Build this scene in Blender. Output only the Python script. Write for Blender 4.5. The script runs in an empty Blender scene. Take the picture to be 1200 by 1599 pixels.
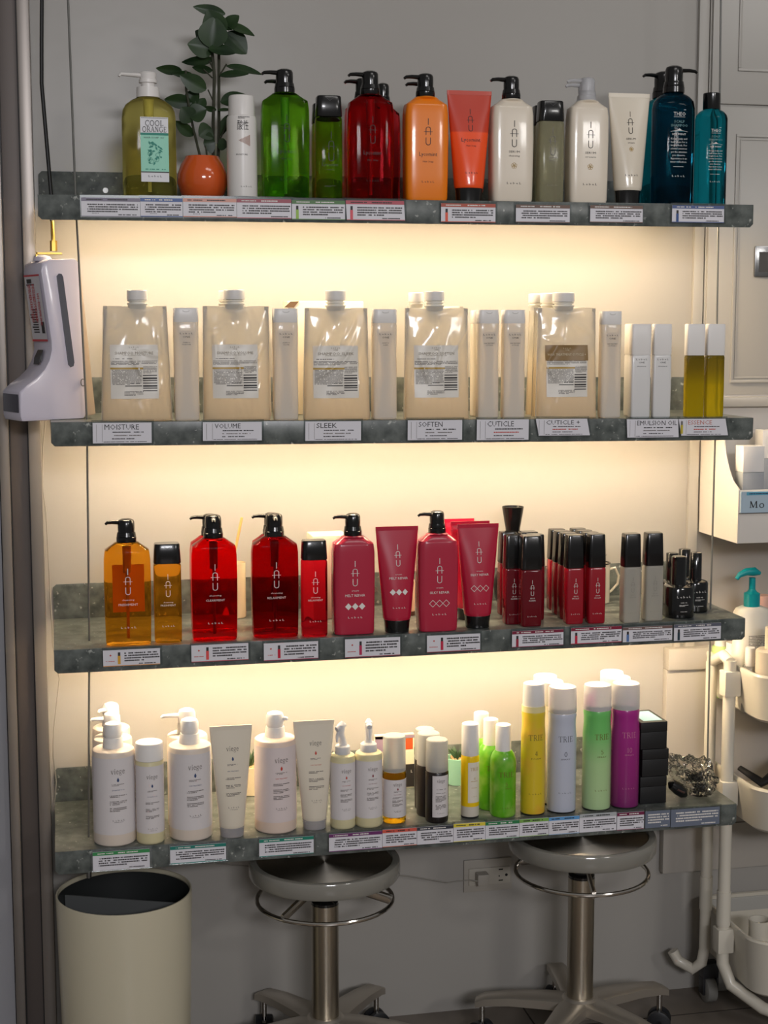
import bpy, bmesh, math, random
from mathutils import Vector, Matrix
random.seed(7)
SC = bpy.context.scene
COL = SC.collection
R_ = math.radians

# ------------------------------------------------------------------ camera
F_PX, YAW, PITCH, ROLL = 2378.06, 0.210924, 0.118897, -0.000587
CAM = Vector((0.01935, -2.60990, 1.35))
_f = Vector((math.sin(YAW)*math.cos(PITCH), math.cos(YAW)*math.cos(PITCH), -math.sin(PITCH)))
_r = _f.cross(Vector((0, 0, 1))).normalized(); _u = _r.cross(_f)
_r, _u = _r*math.cos(ROLL)+_u*math.sin(ROLL), _u*math.cos(ROLL)-_r*math.sin(ROLL)
cam_data = bpy.data.cameras.new('camera'); cam = bpy.data.objects.new('camera', cam_data); COL.objects.link(cam)
cam_data.sensor_fit = 'VERTICAL'; cam_data.sensor_height = 24.0
cam_data.lens = F_PX/1599*24.0
cam_data.clip_start = 0.05
cam.matrix_world = Matrix(((_r.x, _u.x, -_f.x, CAM.x), (_r.y, _u.y, -_f.y, CAM.y), (_r.z, _u.z, -_f.z, CAM.z), (0, 0, 0, 1)))
SC.camera = cam
# ------------------------------------------------------------------ light, exposure
SC.view_settings.view_transform = 'Standard'; SC.view_settings.look = 'None'
SC.view_settings.gamma = 1; SC.view_settings.use_curve_mapping = False
SC.view_settings.exposure = 0.0
WORLD = 0.175; LED = 118.0; CEIL = 6.5
w = bpy.data.worlds.new('world'); SC.world = w; w.use_nodes = True
w.node_tree.nodes['Background'].inputs[0].default_value = (1.0, .965, .92, 1)
w.node_tree.nodes['Background'].inputs[1].default_value = WORLD
def area(name, loc, rot, sx, sy, power, col):
    d = bpy.data.lights.new(name, 'AREA'); d.shape = 'RECTANGLE'; d.size = sx; d.size_y = sy; d.energy = power; d.color = col
    o = bpy.data.objects.new(name, d); o.location = loc; o.rotation_euler = rot; COL.objects.link(o); return o
area('ceiling_fill_light', (1.1, -1.5, 2.9), (R_(24), 0, 0), .9, .25, CEIL*.6, (1, .96, .93))
area('ceiling_fill_light', (2.3, -1.9, 2.8), (R_(25), R_(20), 0), .5, .25, CEIL*.7, (1, .96, .93))
area('ceiling_fill_light', (0.4, -5.2, 2.35), (R_(62), 0, 0), 1.1, .35, CEIL*11, (.97, .96, 1.0))  # unseen fill lamp added far in front, set low to brighten the lower wall
area('ceiling_fill_light', (2.6, -4.4, 2.4), (R_(60), 0, R_(20)), .6, .35, CEIL*3, (1, .97, .94))

# ------------------------------------------------------------------ helpers
def P(px, py, ax, v):
    """world point seen at (px, py) lying on the plane axis=v"""
    d = _f + _r*((px-600)/F_PX) - _u*((py-799.5)/F_PX)
    t = (v-CAM[ax])/d[ax]
    return CAM+d*t
def lin(c):
    return tuple((x/255/12.92 if x/255 <= .04045 else ((x/255+.055)/1.055)**2.4) for x in c)+(1,)
MATS = {}
def mat(name, rgb, rough=.4, metal=0, trans=0, ior=1.45, coat=0, sub=0, emit=0, spec=.5, alpha=1):
    if name in MATS: return MATS[name]
    m = bpy.data.materials.new(name); m.use_nodes = True
    b = m.node_tree.nodes['Principled BSDF']; I = b.inputs
    I['Base Color'].default_value = lin(rgb); I['Roughness'].default_value = rough; I['Metallic'].default_value = metal
    I['Transmission Weight'].default_value = trans; I['IOR'].default_value = ior; I['Coat Weight'].default_value = coat
    I['Coat Roughness'].default_value = .06
    I['Specular IOR Level'].default_value = spec
    if sub:
        I['Subsurface Weight'].default_value = sub; I['Subsurface Radius'].default_value = (.02, .015, .01); I['Subsurface Scale'].default_value = 1
    if emit:
        I['Emission Color'].default_value = lin(rgb); I['Emission Strength'].default_value = emit
    I['Alpha'].default_value = alpha
    MATS[name] = m; return m
def nodes(m): return m.node_tree.nodes, m.node_tree.links, m.node_tree.nodes['Principled BSDF']
def add_bump(m, scale, strength, dist=.002, detail=3, stretch=(1, 1, 1)):
    N, L, b = nodes(m)
    tc = N.new('ShaderNodeTexCoord'); mp = N.new('ShaderNodeMapping'); mp.inputs['Scale'].default_value = stretch
    nz = N.new('ShaderNodeTexNoise'); nz.inputs['Scale'].default_value = scale; nz.inputs['Detail'].default_value = detail
    bp = N.new('ShaderNodeBump'); bp.inputs['Strength'].default_value = strength; bp.inputs['Distance'].default_value = dist
    L.new(tc.outputs['Object'], mp.inputs[0]); L.new(mp.outputs[0], nz.inputs['Vector']); L.new(nz.outputs[0], bp.inputs['Height']); L.new(bp.outputs[0], b.inputs['Normal'])
    return nz
def add_tone(m, c1, c2, scale, detail=4, lo=.35, hi=.65, stretch=(1, 1, 1)):
    N, L, b = nodes(m)
    tc = N.new('ShaderNodeTexCoord'); mp = N.new('ShaderNodeMapping'); mp.inputs['Scale'].default_value = stretch
    nz = N.new('ShaderNodeTexNoise'); nz.inputs['Scale'].default_value = scale; nz.inputs['Detail'].default_value = detail
    cr = N.new('ShaderNodeValToRGB'); cr.color_ramp.elements[0].position = lo; cr.color_ramp.elements[1].position = hi
    cr.color_ramp.elements[0].color = lin(c1); cr.color_ramp.elements[1].color = lin(c2)
    L.new(tc.outputs['Object'], mp.inputs[0]); L.new(mp.outputs[0], nz.inputs['Vector']); L.new(nz.outputs[0], cr.inputs[0]); L.new(cr.outputs[0], b.inputs['Base Color'])
def levels(m, stops, soft=.0):
    """base colour by height along the object's own z (a fill level or a printed gradient)"""
    N, L, b = nodes(m)
    tc = N.new('ShaderNodeTexCoord'); sp = N.new('ShaderNodeSeparateXYZ'); cr = N.new('ShaderNodeValToRGB')
    z1 = stops[-1][0]
    mr = N.new('ShaderNodeMath'); mr.operation = 'DIVIDE'; mr.inputs[1].default_value = z1
    el = cr.color_ramp.elements
    el[0].position = stops[0][0]/z1; el[0].color = lin(stops[0][1]); el[1].position = 1; el[1].color = lin(stops[-1][1])
    for z, c in stops[1:-1]:
        e = el.new(z/z1); e.color = lin(c)
    L.new(tc.outputs['Object'], sp.inputs[0]); L.new(sp.outputs[2], mr.inputs[0]); L.new(mr.outputs[0], cr.inputs[0]); L.new(cr.outputs[0], b.inputs['Base Color'])

class MB:
    def __init__(s): s.v = []; s.f = []
    def add(s, vs, fs):
        o = len(s.v); s.v += [tuple(x) for x in vs]; s.f += [tuple(i+o for i in f) for f in fs]; return s
    def loft(s, rings, n=32, bot=True, top=True):
        vs = []
        for r in rings:
            z, rx, ry, p = r[:4]; cx, cy = (r[4], r[5]) if len(r) > 4 else (0, 0)
            for k in range(n):
                a = 2*math.pi*(k+.5)/n; c, t = math.cos(a), math.sin(a)
                vs.append((cx+rx*math.copysign(abs(c)**(2/p), c), cy+ry*math.copysign(abs(t)**(2/p), t), z))
        fs = []
        for j in range(len(rings)-1):
            for k in range(n):
                k2 = (k+1) % n
                fs.append((j*n+k, j*n+k2, (j+1)*n+k2, (j+1)*n+k))
        if bot: fs.append(tuple(range(n-1, -1, -1)))
        if top: fs.append(tuple(range((len(rings)-1)*n, len(rings)*n)))
        return s.add(vs, fs)
    def box(s, x0, x1, y0, y1, z0, z1):
        vs = [(x, y, z) for z in (z0, z1) for (x, y) in ((x0, y0), (x1, y0), (x1, y1), (x0, y1))]
        return s.add(vs, [(3, 2, 1, 0), (4, 5, 6, 7), (0, 1, 5, 4), (1, 2, 6, 5), (2, 3, 7, 6), (3, 0, 4, 7)])
    def tube(s, pts, r, n=12, flat=1.0):
        pts = [Vector(p) for p in pts]; rs = r if isinstance(r, (list, tuple)) else [r]*len(pts)
        vs = []; prev = None
        for i, p in enumerate(pts):
            d = (pts[min(i+1, len(pts)-1)]-pts[max(i-1, 0)]).normalized()
            if prev is None:
                a = Vector((0, 0, 1)) if abs(d.z) < .9 else Vector((1, 0, 0)); a = (a-d*a.dot(d)).normalized()
            else: a = (prev-d*prev.dot(d)).normalized()
            prev = a; b = d.cross(a)
            for k in range(n):
                t = 2*math.pi*k/n; vs.append(p+a*math.cos(t)*rs[i]*flat+b*math.sin(t)*rs[i])
        fs = []
        for j in range(len(pts)-1):
            for k in range(n):
                k2 = (k+1) % n; fs.append((j*n+k, j*n+k2, (j+1)*n+k2, (j+1)*n+k))
        fs.append(tuple(range(n-1, -1, -1))); fs.append(tuple(range((len(pts)-1)*n, len(pts)*n)))
        return s.add(vs, fs)
    def prism(s, poly, y0, y1):       # poly in x,z
        n = len(poly)
        vs = [(x, y0, z) for x, z in poly]+[(x, y1, z) for x, z in poly]
        fs = [tuple(range(n)), tuple(range(2*n-1, n-1, -1))]+[(i, i+n, (i+1) % n+n, (i+1) % n) for i in range(n)]
        return s.add(vs, fs)
def obj(name, mb, material, parent=None, smooth=35, bevel=0, solid=0, loc=None, rot=None):
    me = bpy.data.meshes.new(name); me.from_pydata(mb.v, [], mb.f)
    if bevel or solid:
        bm = bmesh.new(); bm.from_mesh(me)
        if bevel:
            es = [e for e in bm.edges if len(e.link_faces) == 2 and e.calc_face_angle(0) > R_(40)]
            bmesh.ops.bevel(bm, geom=es, offset=bevel, segments=2, affect='EDGES', profile=.6, clamp_overlap=True)
        bm.to_mesh(me); bm.free()
    bm = bmesh.new(); bm.from_mesh(me); bmesh.ops.recalc_face_normals(bm, faces=bm.faces); bm.to_mesh(me); bm.free()
    me.polygons.foreach_set('use_smooth', [True]*len(me.polygons))
    if smooth: me.set_sharp_from_angle(angle=R_(smooth))
    me.materials.append(material)
    o = bpy.data.objects.new(name, me); COL.objects.link(o)
    if parent: o.parent = parent
    if loc is not None: o.location = loc
    if rot is not None: o.rotation_euler = rot
    return o
def tag(o, label, cat, group=None, kind=None):
    o['label'] = label; o['category'] = cat
    if group: o['group'] = group
    if kind: o['kind'] = kind
    return o
def thing(name, label, cat, group=None, loc=(0, 0, 0), rz=0, ry=0):
    o = bpy.data.objects.new(name, None); COL.objects.link(o); o.empty_display_size = .02
    o.location = loc; o.rotation_euler = (0, ry, rz); return tag(o, label, cat, group)
def struct(o): o['kind'] = 'structure'; return o

# ---- printing: text and rules laid onto a lofted body's front
_tc = {}
def sans(sx):
    if sx not in _tc:
        c = bpy.data.curves.new('t', 'FONT'); c.body = sx; c.resolution_u = 1
        o = bpy.data.objects.new('t', c); m = bpy.data.meshes.new_from_object(o)
        _tc[sx] = ([(v.co.x/.73, v.co.y/.73) for v in m.vertices], [tuple(p.vertices) for p in m.polygons])
        bpy.data.objects.remove(o); bpy.data.meshes.remove(m); bpy.data.curves.remove(c)
    return _tc[sx]
def arc(cx, cy, rx, ry, a0, a1, n=9): return [(cx+rx*math.cos(R_(a0+(a1-a0)*i/n)), cy+ry*math.sin(R_(a0+(a1-a0)*i/n))) for i in range(n+1)]
K, H = .13, .055
G = {  # serif capitals and lower case drawn as strokes: (advance, [(points, width)...])
 'T': (.84, [([(.02, .97), (.78, .97)], H), ([(.4, 0), (.4, .97)], K), ([(.26, .02), (.54, .02)], H), ([(.03, .8), (.03, .98)], H), ([(.77, .8), (.77, .98)], H)]),
 'R': (.86, [([(.15, 0), (.15, 1)], K), ([(.02, .02), (.3, .02)], H), ([(.02, .98), (.4, .98)]+arc(.4, .74, .24, .24, 90, -90)+[(.15, .5)], H*1.5), ([(.4, .5), (.78, .0)], K)]),
 'I': (.46, [([(.2, 0), (.2, 1)], K), ([(.06, .02), (.34, .02)], H), ([(.06, .98), (.34, .98)], H)]),
 'E': (.76, [([(.15, 0), (.15, 1)], K), ([(.02, .02), (.62, .02), (.66, .22)], H), ([(.02, .98), (.6, .98), (.62, .8)], H), ([(.15, .52), (.5, .52)], H)]),
 'O': (1.0, [(arc(.47, .5, .4, .5, 0, 360, 20), K*.85)]),
 'C': (.86, [(arc(.47, .5, .4, .5, 45, 315, 16), K*.85), ([(.76, .75), (.78, .95)], H)]),
 'G': (.94, [(arc(.47, .5, .4, .5, 45, 320, 16), K*.85), ([(.78, .1), (.78, .42)], K), ([(.62, .42), (.9, .42)], H)]),
 'L': (.72, [([(.15, 0), (.15, 1)], K), ([(.02, .02), (.6, .02), (.63, .24)], H), ([(.02, .98), (.3, .98)], H)]),
 'A': (.86, [([(.08, 0), (.4, 1)], H*1.2), ([(.4, 1), (.74, 0)], K), ([(.2, .36), (.62, .36)], H), ([(0, .02), (.2, .02)], H), ([(.6, .02), (.86, .02)], H)]),
 'N': (.9, [([(.13, 0), (.13, 1)], H*1.2), ([(.13, 1), (.72, 0)], K), ([(.72, 0), (.72, 1)], H*1.2), ([(0, .98), (.2, .98)], H), ([(.02, .02), (.25, .02)], H), ([(.6, .98), (.86, .98)], H)]),
 'M': (1.1, [([(.13, 0), (.15, 1)], H*1.2), ([(.15, 1), (.48, .05)], K), ([(.48, .05), (.82, 1)], H*1.2), ([(.84, 1), (.86, 0)], K), ([(0, .02), (.26, .02)], H), ([(.72, .02), (1.0, .02)], H)]),
 'v': (.62, [([(.04, .62), (.28, 0)], K*.9), ([(.28, 0), (.5, .62)], H*1.2), ([(0, .62), (.16, .62)], H), ([(.4, .62), (.58, .62)], H)]),
 'i': (.34, [([(.15, 0), (.15, .62)], K*.9), ([(.04, .02), (.28, .02)], H), ([(.04, .61), (.16, .61)], H), ([(.15, .8), (.15, .92)], K)]),
 'e': (.6, [(arc(.3, .31, .23, .31, 10, 320, 12), K*.7), ([(.08, .36), (.52, .36)], H)]),
 'g': (.62, [(arc(.26, .4, .2, .22, 0, 360, 12), K*.6), (arc(.26, -.1, .24, .17, 0, 360, 12), H*1.2), ([(.14, .2), (.1, .08), (.3, .05)], H), ([(.42, .55), (.56, .6)], K*.7)]),
 'o': (.66, [(arc(.3, .31, .25, .32, 0, 360, 14), K*.75)]),
 '0': (.66, [(arc(.3, .5, .25, .5, 0, 360, 16), K*.75)]),
 '1': (.46, [([(.24, 0), (.24, 1)], K), ([(.1, .02), (.38, .02)], H), ([(.06, .84), (.24, 1)], H)]),
 '4': (.66, [([(.44, 0), (.44, 1)], K), ([(.44, 1), (.04, .3), (.6, .3)], H*1.2)]),
 '5': (.6, [([(.5, .96), (.14, .96), (.1, .56)], H*1.2), (arc(.26, .32, .24, .3, 110, -140, 12), K*.75)]),
 ' ': (.4, []),
}
def strokes(poly, wd):
    vs = []; fs = []
    for a, b in zip(poly[:-1], poly[1:]):
        dx, dy = b[0]-a[0], b[1]-a[1]; l = math.hypot(dx, dy) or 1; nx, ny = -dy/l*wd/2, dx/l*wd/2; ex, ey = dx/l*wd*.25, dy/l*wd*.25
        o = len(vs); vs += [(a[0]-ex+nx, a[1]-ey+ny), (a[0]-ex-nx, a[1]-ey-ny), (b[0]+ex-nx, b[1]+ey-ny), (b[0]+ex+nx, b[1]+ey+ny)]; fs.append((o, o+1, o+2, o+3))
    return vs, fs
def serif(sx, gap=.1):
    vs = []; fs = []; x = 0
    for ch in sx:
        adv, st = G[ch]
        for poly, wd in st:
            v, f = strokes(poly, wd); o = len(vs); vs += [(a+x, b) for a, b in v]; fs += [tuple(i+o for i in q) for q in f]
        x += adv+gap
    return vs, fs
def flat(items):
    """items -> 2D verts / faces.  t sans, s serif, r rectangle, m rows of fine print, i the stacked I A U monogram, d diamonds, p polygon, l polyline"""
    V = []; Fc = []
    def put(vs, fs): o = len(V); V.extend(vs); Fc.extend([tuple(i+o for i in q) for q in fs])
    for it in items:
        k = it[0]
        if k in 'ts':
            sx, xc, zc, h = it[1:5]; wd = it[5] if len(it) > 5 else None; al = it[6] if len(it) > 6 else 'c'
            vs, fs = sans(sx) if k == 't' else serif(sx)
            x0 = min(v[0] for v in vs); x1 = max(v[0] for v in vs); s = h; sxx = (wd/(x1-x0)) if wd else h
            off = xc-(x0+x1)/2*sxx if al == 'c' else xc-x0*sxx
            put([(off+v[0]*sxx, zc+(v[1]-.5)*s) for v in vs], fs)
        elif k == 'r':
            x0, z0, x1, z1 = it[1:5]; n = max(1, min(12, int(abs(x1-x0)/.004)))
            put([(x0+(x1-x0)*i/n, z) for z in (z0, z1) for i in range(n+1)], [(i, i+1, n+2+i, n+1+i) for i in range(n)])
        elif k == 'm':
            xc, zc, wd, h, n = it[1:6]; cw = it[6] if len(it) > 6 else .0011; st = h/n; rnd = random.Random(int((xc+zc+wd)*1e5))
            for r in range(n):
                z = zc+h/2-st*(r+.5); full = wd*(1 if r < n-1 or n == 1 else .6); x = xc-wd/2
                while x < xc-wd/2+full-cw:
                    q = cw*rnd.choice((.7, 1, 1.3, 2.2))
                    if rnd.random() < .88:
                        put([(x, z-st*.28), (x+q*.82, z-st*.28), (x+q*.82, z+st*.26*rnd.uniform(.6, 1)), (x, z+st*.26)], [(0, 1, 2, 3)])
                    x += q
        elif k == 'i':
            xc, zc, h = it[1:4]; wd = h*.175; t = h*.026; z0 = zc-h/2
            put(*strokes([(xc, z0+h*.77), (xc, z0+h)], t))
            a = [(xc-wd/2, z0+h*.385)]+arc(xc, z0+h*.61, wd/2, h*.07, 180, 0, 8)+[(xc+wd/2, z0+h*.385)]
            put(*strokes(a, t)); put(*strokes([(xc-wd*.95, z0+h*.50), (xc+wd*.95, z0+h*.50)], t*.6))
            a = [(xc-wd/2, z0+h*.275)]+arc(xc, z0+h*.08, wd/2, h*.08, 180, 360, 8)+[(xc+wd/2, z0+h*.275)]
            put(*strokes(a, t))
        elif k == 'd':
            xc, zc, r, solid = it[1:5]
            for j in (-1, 0, 1):
                c = xc+j*r*2.0
                if solid:
                    put([(c-r*.95, zc), (c, zc-r), (c+r*.95, zc), (c, zc+r)], [(0, 1, 2, 3)])
                else: put(*strokes([(c-r, zc), (c, zc-r), (c+r, zc), (c, zc+r), (c-r, zc)], r*.12))
        elif k == 'p': put(it[1], [tuple(range(len(it[1])))])
        elif k == 'l': put(*strokes(it[1], it[2]))
    return V, Fc
def front_y(rings, x, z):
    a = b = rings[0]
    for q in rings:
        if q[0] <= z: a = q
    for q in reversed(rings):
        if q[0] >= z: b = q
    t = 0 if b[0] == a[0] else (z-a[0])/(b[0]-a[0]); g = lambda i, d=0: (a[i] if len(a) > i else d)*(1-t)+(b[i] if len(b) > i else d)*t
    rx, ry, p, cx, cy = g(1), g(2), g(3), g(4), g(5)
    q = min(.999, abs(x-cx)/rx); return cy-ry*(1-q**p)**(1/p)
def prints(root, rings, items, material, name='lettering', off=.0004):
    V, Fc = flat(items); m = MB()
    m.add([(x, front_y(rings, x, z)-off, z) for x, z in V], Fc)
    me = bpy.data.meshes.new(name); me.from_pydata(m.v, [], m.f); me.materials.append(material)
    o = bpy.data.objects.new(name, me); COL.objects.link(o); o.parent = root; return o
def panel(root, rings, x0, x1, z0, z1, material, name='label_panel', off=.0003, nx=14, nz=8):
    m = MB(); vs = [(x0+(x1-x0)*i/nx, z0+(z1-z0)*j/nz) for j in range(nz+1) for i in range(nx+1)]
    m.add([(x, front_y(rings, x, z)-off, z) for x, z in vs], [(j*(nx+1)+i, j*(nx+1)+i+1, (j+1)*(nx+1)+i+1, (j+1)*(nx+1)+i) for j in range(nz) for i in range(nx)])
    return obj(name, m, material, root, smooth=0)
def on_flat(root, items, y, material, name='lettering'):
    V, Fc = flat(items); me = bpy.data.meshes.new(name); me.from_pydata([(x, y, z) for x, z in V], [], Fc); me.materials.append(material)
    o = bpy.data.objects.new(name, me); COL.objects.link(o); o.parent = root; return o

# ------------------------------------------------------------------ materials
wall_m = mat('white painted wall', (164, 160, 154), .32, spec=.35); add_bump(wall_m, 14, .12, .004, 2)
floor_m = mat('grey brown floor tile', (112, 103, 94), .35); add_tone(floor_m, (104, 96, 87), (122, 113, 104), 6)
steel_m = mat('brushed steel frame', (138, 131, 125), .36, metal=.6); add_bump(steel_m, 60, .25, .0006, 3, (1, 1, .03))
steeld_m = mat('dull brown steel channel', (96, 88, 84), .5, metal=.3); add_bump(steeld_m, 60, .3, .0006, 3, (1, 1, .05))
dark_m = mat('black rubber', (18, 18, 18), .5)
shelf_m = mat('speckled grey green laminate', (70, 76, 73), .28)
def speckle(m):
    N, L, b = nodes(m)
    tc = N.new('ShaderNodeTexCoord'); v = N.new('ShaderNodeTexVoronoi'); v.inputs['Scale'].default_value = 85
    n = N.new('ShaderNodeTexNoise'); n.inputs['Scale'].default_value = 38; n.inputs['Detail'].default_value = 6
    cr = N.new('ShaderNodeValToRGB'); cr.color_ramp.elements[0].position = .3; cr.color_ramp.elements[1].position = .72
    cr.color_ramp.elements[0].color = lin((56, 62, 60)); cr.color_ramp.elements[1].color = lin((112, 117, 113))
    n2 = N.new('ShaderNodeTexNoise'); n2.inputs['Scale'].default_value = 90; n2.inputs['Detail'].default_value = 3
    c2 = N.new('ShaderNodeValToRGB'); c2.color_ramp.elements[0].position = .63; c2.color_ramp.elements[1].position = .72
    mx = N.new('ShaderNodeMix'); mx.data_type = 'RGBA'; mx.inputs[7].default_value = lin((168, 170, 164))
    L.new(tc.outputs['Object'], n.inputs['Vector']); L.new(tc.outputs['Object'], n2.inputs['Vector'])
    L.new(n.outputs[0], cr.inputs[0]); L.new(n2.outputs[0], c2.inputs[0]); L.new(c2.outputs[0], mx.inputs[0]); L.new(cr.outputs[0], mx.inputs[6]); L.new(mx.outputs[2], b.inputs['Base Color'])
speckle(shelf_m)
black = mat('glossy black plastic', (14, 14, 15), .22, coat=.3)
white_p = mat('white plastic', (228, 224, 220), .32, sub=.0)
white_ink = mat('white ink', (225, 220, 215), .5)
black_ink = mat('dark ink', (40, 36, 36), .5)
grey_ink = mat('grey ink', (120, 114, 110), .5)
gold_ink = mat('gold ink', (176, 142, 60), .4)
red_ink = mat('red ink', (190, 60, 45), .5)
paper = mat('white card', (222, 222, 226), .5)
cable_m = mat('steel cable', (112, 112, 108), .45, metal=.2); add_bump(cable_m, 300, .6, .001, 1, (1, 1, .4))
def clear_film(name, rgb=(235, 240, 240), gl=.12, rough=.08):
    if name in MATS: return MATS[name]
    m = bpy.data.materials.new(name); m.use_nodes = True; N = m.node_tree.nodes; L = m.node_tree.links
    N.remove(N['Principled BSDF']); out = N['Material Output']
    t = N.new('ShaderNodeBsdfTransparent'); t.inputs[0].default_value = lin(rgb); g = N.new('ShaderNodeBsdfGlossy'); g.inputs['Roughness'].default_value = rough
    fr = N.new('ShaderNodeFresnel'); fr.inputs[0].default_value = 1.45
    ad = N.new('ShaderNodeMath'); ad.operation = 'ADD'; ad.inputs[1].default_value = gl
    mx = N.new('ShaderNodeMixShader'); L.new(fr.outputs[0], ad.inputs[0]); L.new(ad.outputs[0], mx.inputs[0]); L.new(t.outputs[0], mx.inputs[1]); L.new(g.outputs[0], mx.inputs[2]); L.new(mx.outputs[0], out.inputs[0])
    MATS[name] = m; return m
acrylic = clear_film('clear acrylic sleeve', (232, 236, 236), .05, .1)

# ------------------------------------------------------------------ the room
DEP = .2907; WY = .294
SZ = [1.57177, 1.19712, .80821, .45299]; ST = [.003985, -.008452, .004515, .000787]; SX = [-.00437, .00715, .00211, -.00489]; LEN = 1.27
LIP, UP = .0408, .0665
def zs(s, x): return SZ[s]+ST[s]*(x-SX[s])/LEN
FZ = -.045
struct(obj('wall_back', MB().box(-1.6, 3.2, WY, WY+.12, FZ, 3.0), wall_m))
fl = obj('floor', MB().box(-1.6, 3.2, -3.4, WY+.12, FZ-.05, FZ), floor_m); struct(fl)
m = MB()
for k in range(-2, 5): m.box(k*.6+.33, k*.6+.333, -3.4, WY, FZ-.001, FZ+.0006)
for k in range(6): m.box(-1.6, 3.2, WY-.12-k*.6, WY-.117-k*.6, FZ-.001, FZ+.0006)
struct(obj('trim_1', m, mat('floor tile joint', (58, 52, 47), .8)))
# left steel door frame, seen edge on
fr = thing('door_frame', 'tall steel sliding door frame along the left edge of the picture', 'door frame', loc=(0, 0, 0)); fr['kind'] = 'structure'; fr.name = 'door_1'
obj('outer_profile', MB().box(-.034, -.012, .2, .285, FZ, 3.0), steel_m, fr, bevel=.002)
obj('channel', MB().box(-.066, -.0355, .212, .285, FZ, 3.0), steeld_m, fr, bevel=.001)
obj('inner_profile', MB().box(-.085, -.068, .195, .285, FZ, 3.0), steel_m, fr, bevel=.002)
obj('door_leaf', MB().box(-.9, -.087, .215, .25, .02, 2.9), mat('pale steel door leaf', (150, 150, 155), .4, metal=.2), fr)
obj('rubber_seal', MB().box(-.0355, -.0335, .206, .24, FZ, 3.0), dark_m, fr)
obj('rubber_seal', MB().box(-.068, -.066, .206, .24, FZ, 3.0), dark_m, fr)
# right hand cabinet front with raised moulding and a latch, almost flush with the wall
cab_m = mat('white lacquered cabinet', (176, 172, 165), .3)
cb = thing('wall_cabinet', 'white panelled cupboard front to the right of the shelves', 'cabinet')
cx0 = 1.300
def frame(mb, x0, x1, z0, z1, t, y0, y1):
    mb.box(x0, x1, y0, y1, z1-t, z1); mb.box(x0, x1, y0, y1, z0, z0+t); mb.box(x0, x0+t, y0, y1, z0+t, z1-t); mb.box(x1-t, x1, y0, y1, z0+t, z1-t)
obj('cabinet_body', MB().box(cx0, 2.2, .286, WY, 1.215, 2.9), cab_m, cb)
ld = obj('door', MB().box(cx0+.003, 2.0, .279, .286, 1.219, 1.790), cab_m, cb, bevel=.0015)
m = MB(); frame(m, 1.357, 1.94, 1.243, 1.738, .006, .2755, .279); frame(m, 1.366, 1.93, 1.252, 1.729, .003, .2772, .279)
obj('moulding', m, cab_m, ld, bevel=.001)
ud = obj('door', MB().box(cx0+.003, 2.0, .279, .286, 1.796, 2.6), cab_m, cb, bevel=.0015)
m = MB(); frame(m, 1.357, 1.94, 1.86, 2.5, .006, .2755, .279); obj('moulding', m, cab_m, ud, bevel=.001)
obj('ledge', MB().box(cx0-.002, 2.2, .262, WY, 1.195, 1.215), cab_m, cb, bevel=.003)
obj('side_post', MB().box(1.276, 1.297, .284, WY, .44, 2.9), cab_m, cb, bevel=.002)
lat = obj('latch_plate', MB().box(1.402, 1.47, .2725, .279, 1.456, 1.518), mat('worn chrome', (150, 150, 150), .25, metal=1), cb, bevel=.003)
obj('latch_recess', MB().box(1.411, 1.47, .2715, .2727, 1.466, 1.506), mat('dull zinc', (88, 86, 84), .4, metal=.8), lat)
obj('latch_lever', MB().box(1.432, 1.440, .264, .2725, 1.472, 1.500), MATS['worn chrome'], lat, bevel=.002)
# bluish niche panel behind the wall bin, trunking lower down
struct(obj('trim_2', MB().box(1.36, 2.2, .286, WY, .93, 1.19), mat('blue grey panel', (128, 136, 146), .5)))
tr_m = mat('white cable trunking', (172, 166, 158), .45)
struct(obj('trim_3', MB().box(1.232, 1.5, .272, WY, .22, .655), tr_m, bevel=.003))
struct(obj('trim_4', MB().box(1.232, 1.5, .264, WY, .655, .70), tr_m, bevel=.003))
struct(obj('trim_5', MB().box(1.25, 1.263, .28, WY, .70, .80), tr_m, bevel=.002))
struct(obj('trim_6', MB().box(1.26, 2.6, .27, WY, .32, .3215), mat('dark joint strip', (90, 84, 78), .8)))  # thin dark strip for the line across the wall
struct(obj('baseboard_back', MB().box(1.34, 2.6, .262, WY, FZ, .16), mat('pale grey skirting', (170, 168, 162), .4), bevel=.004))

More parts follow.
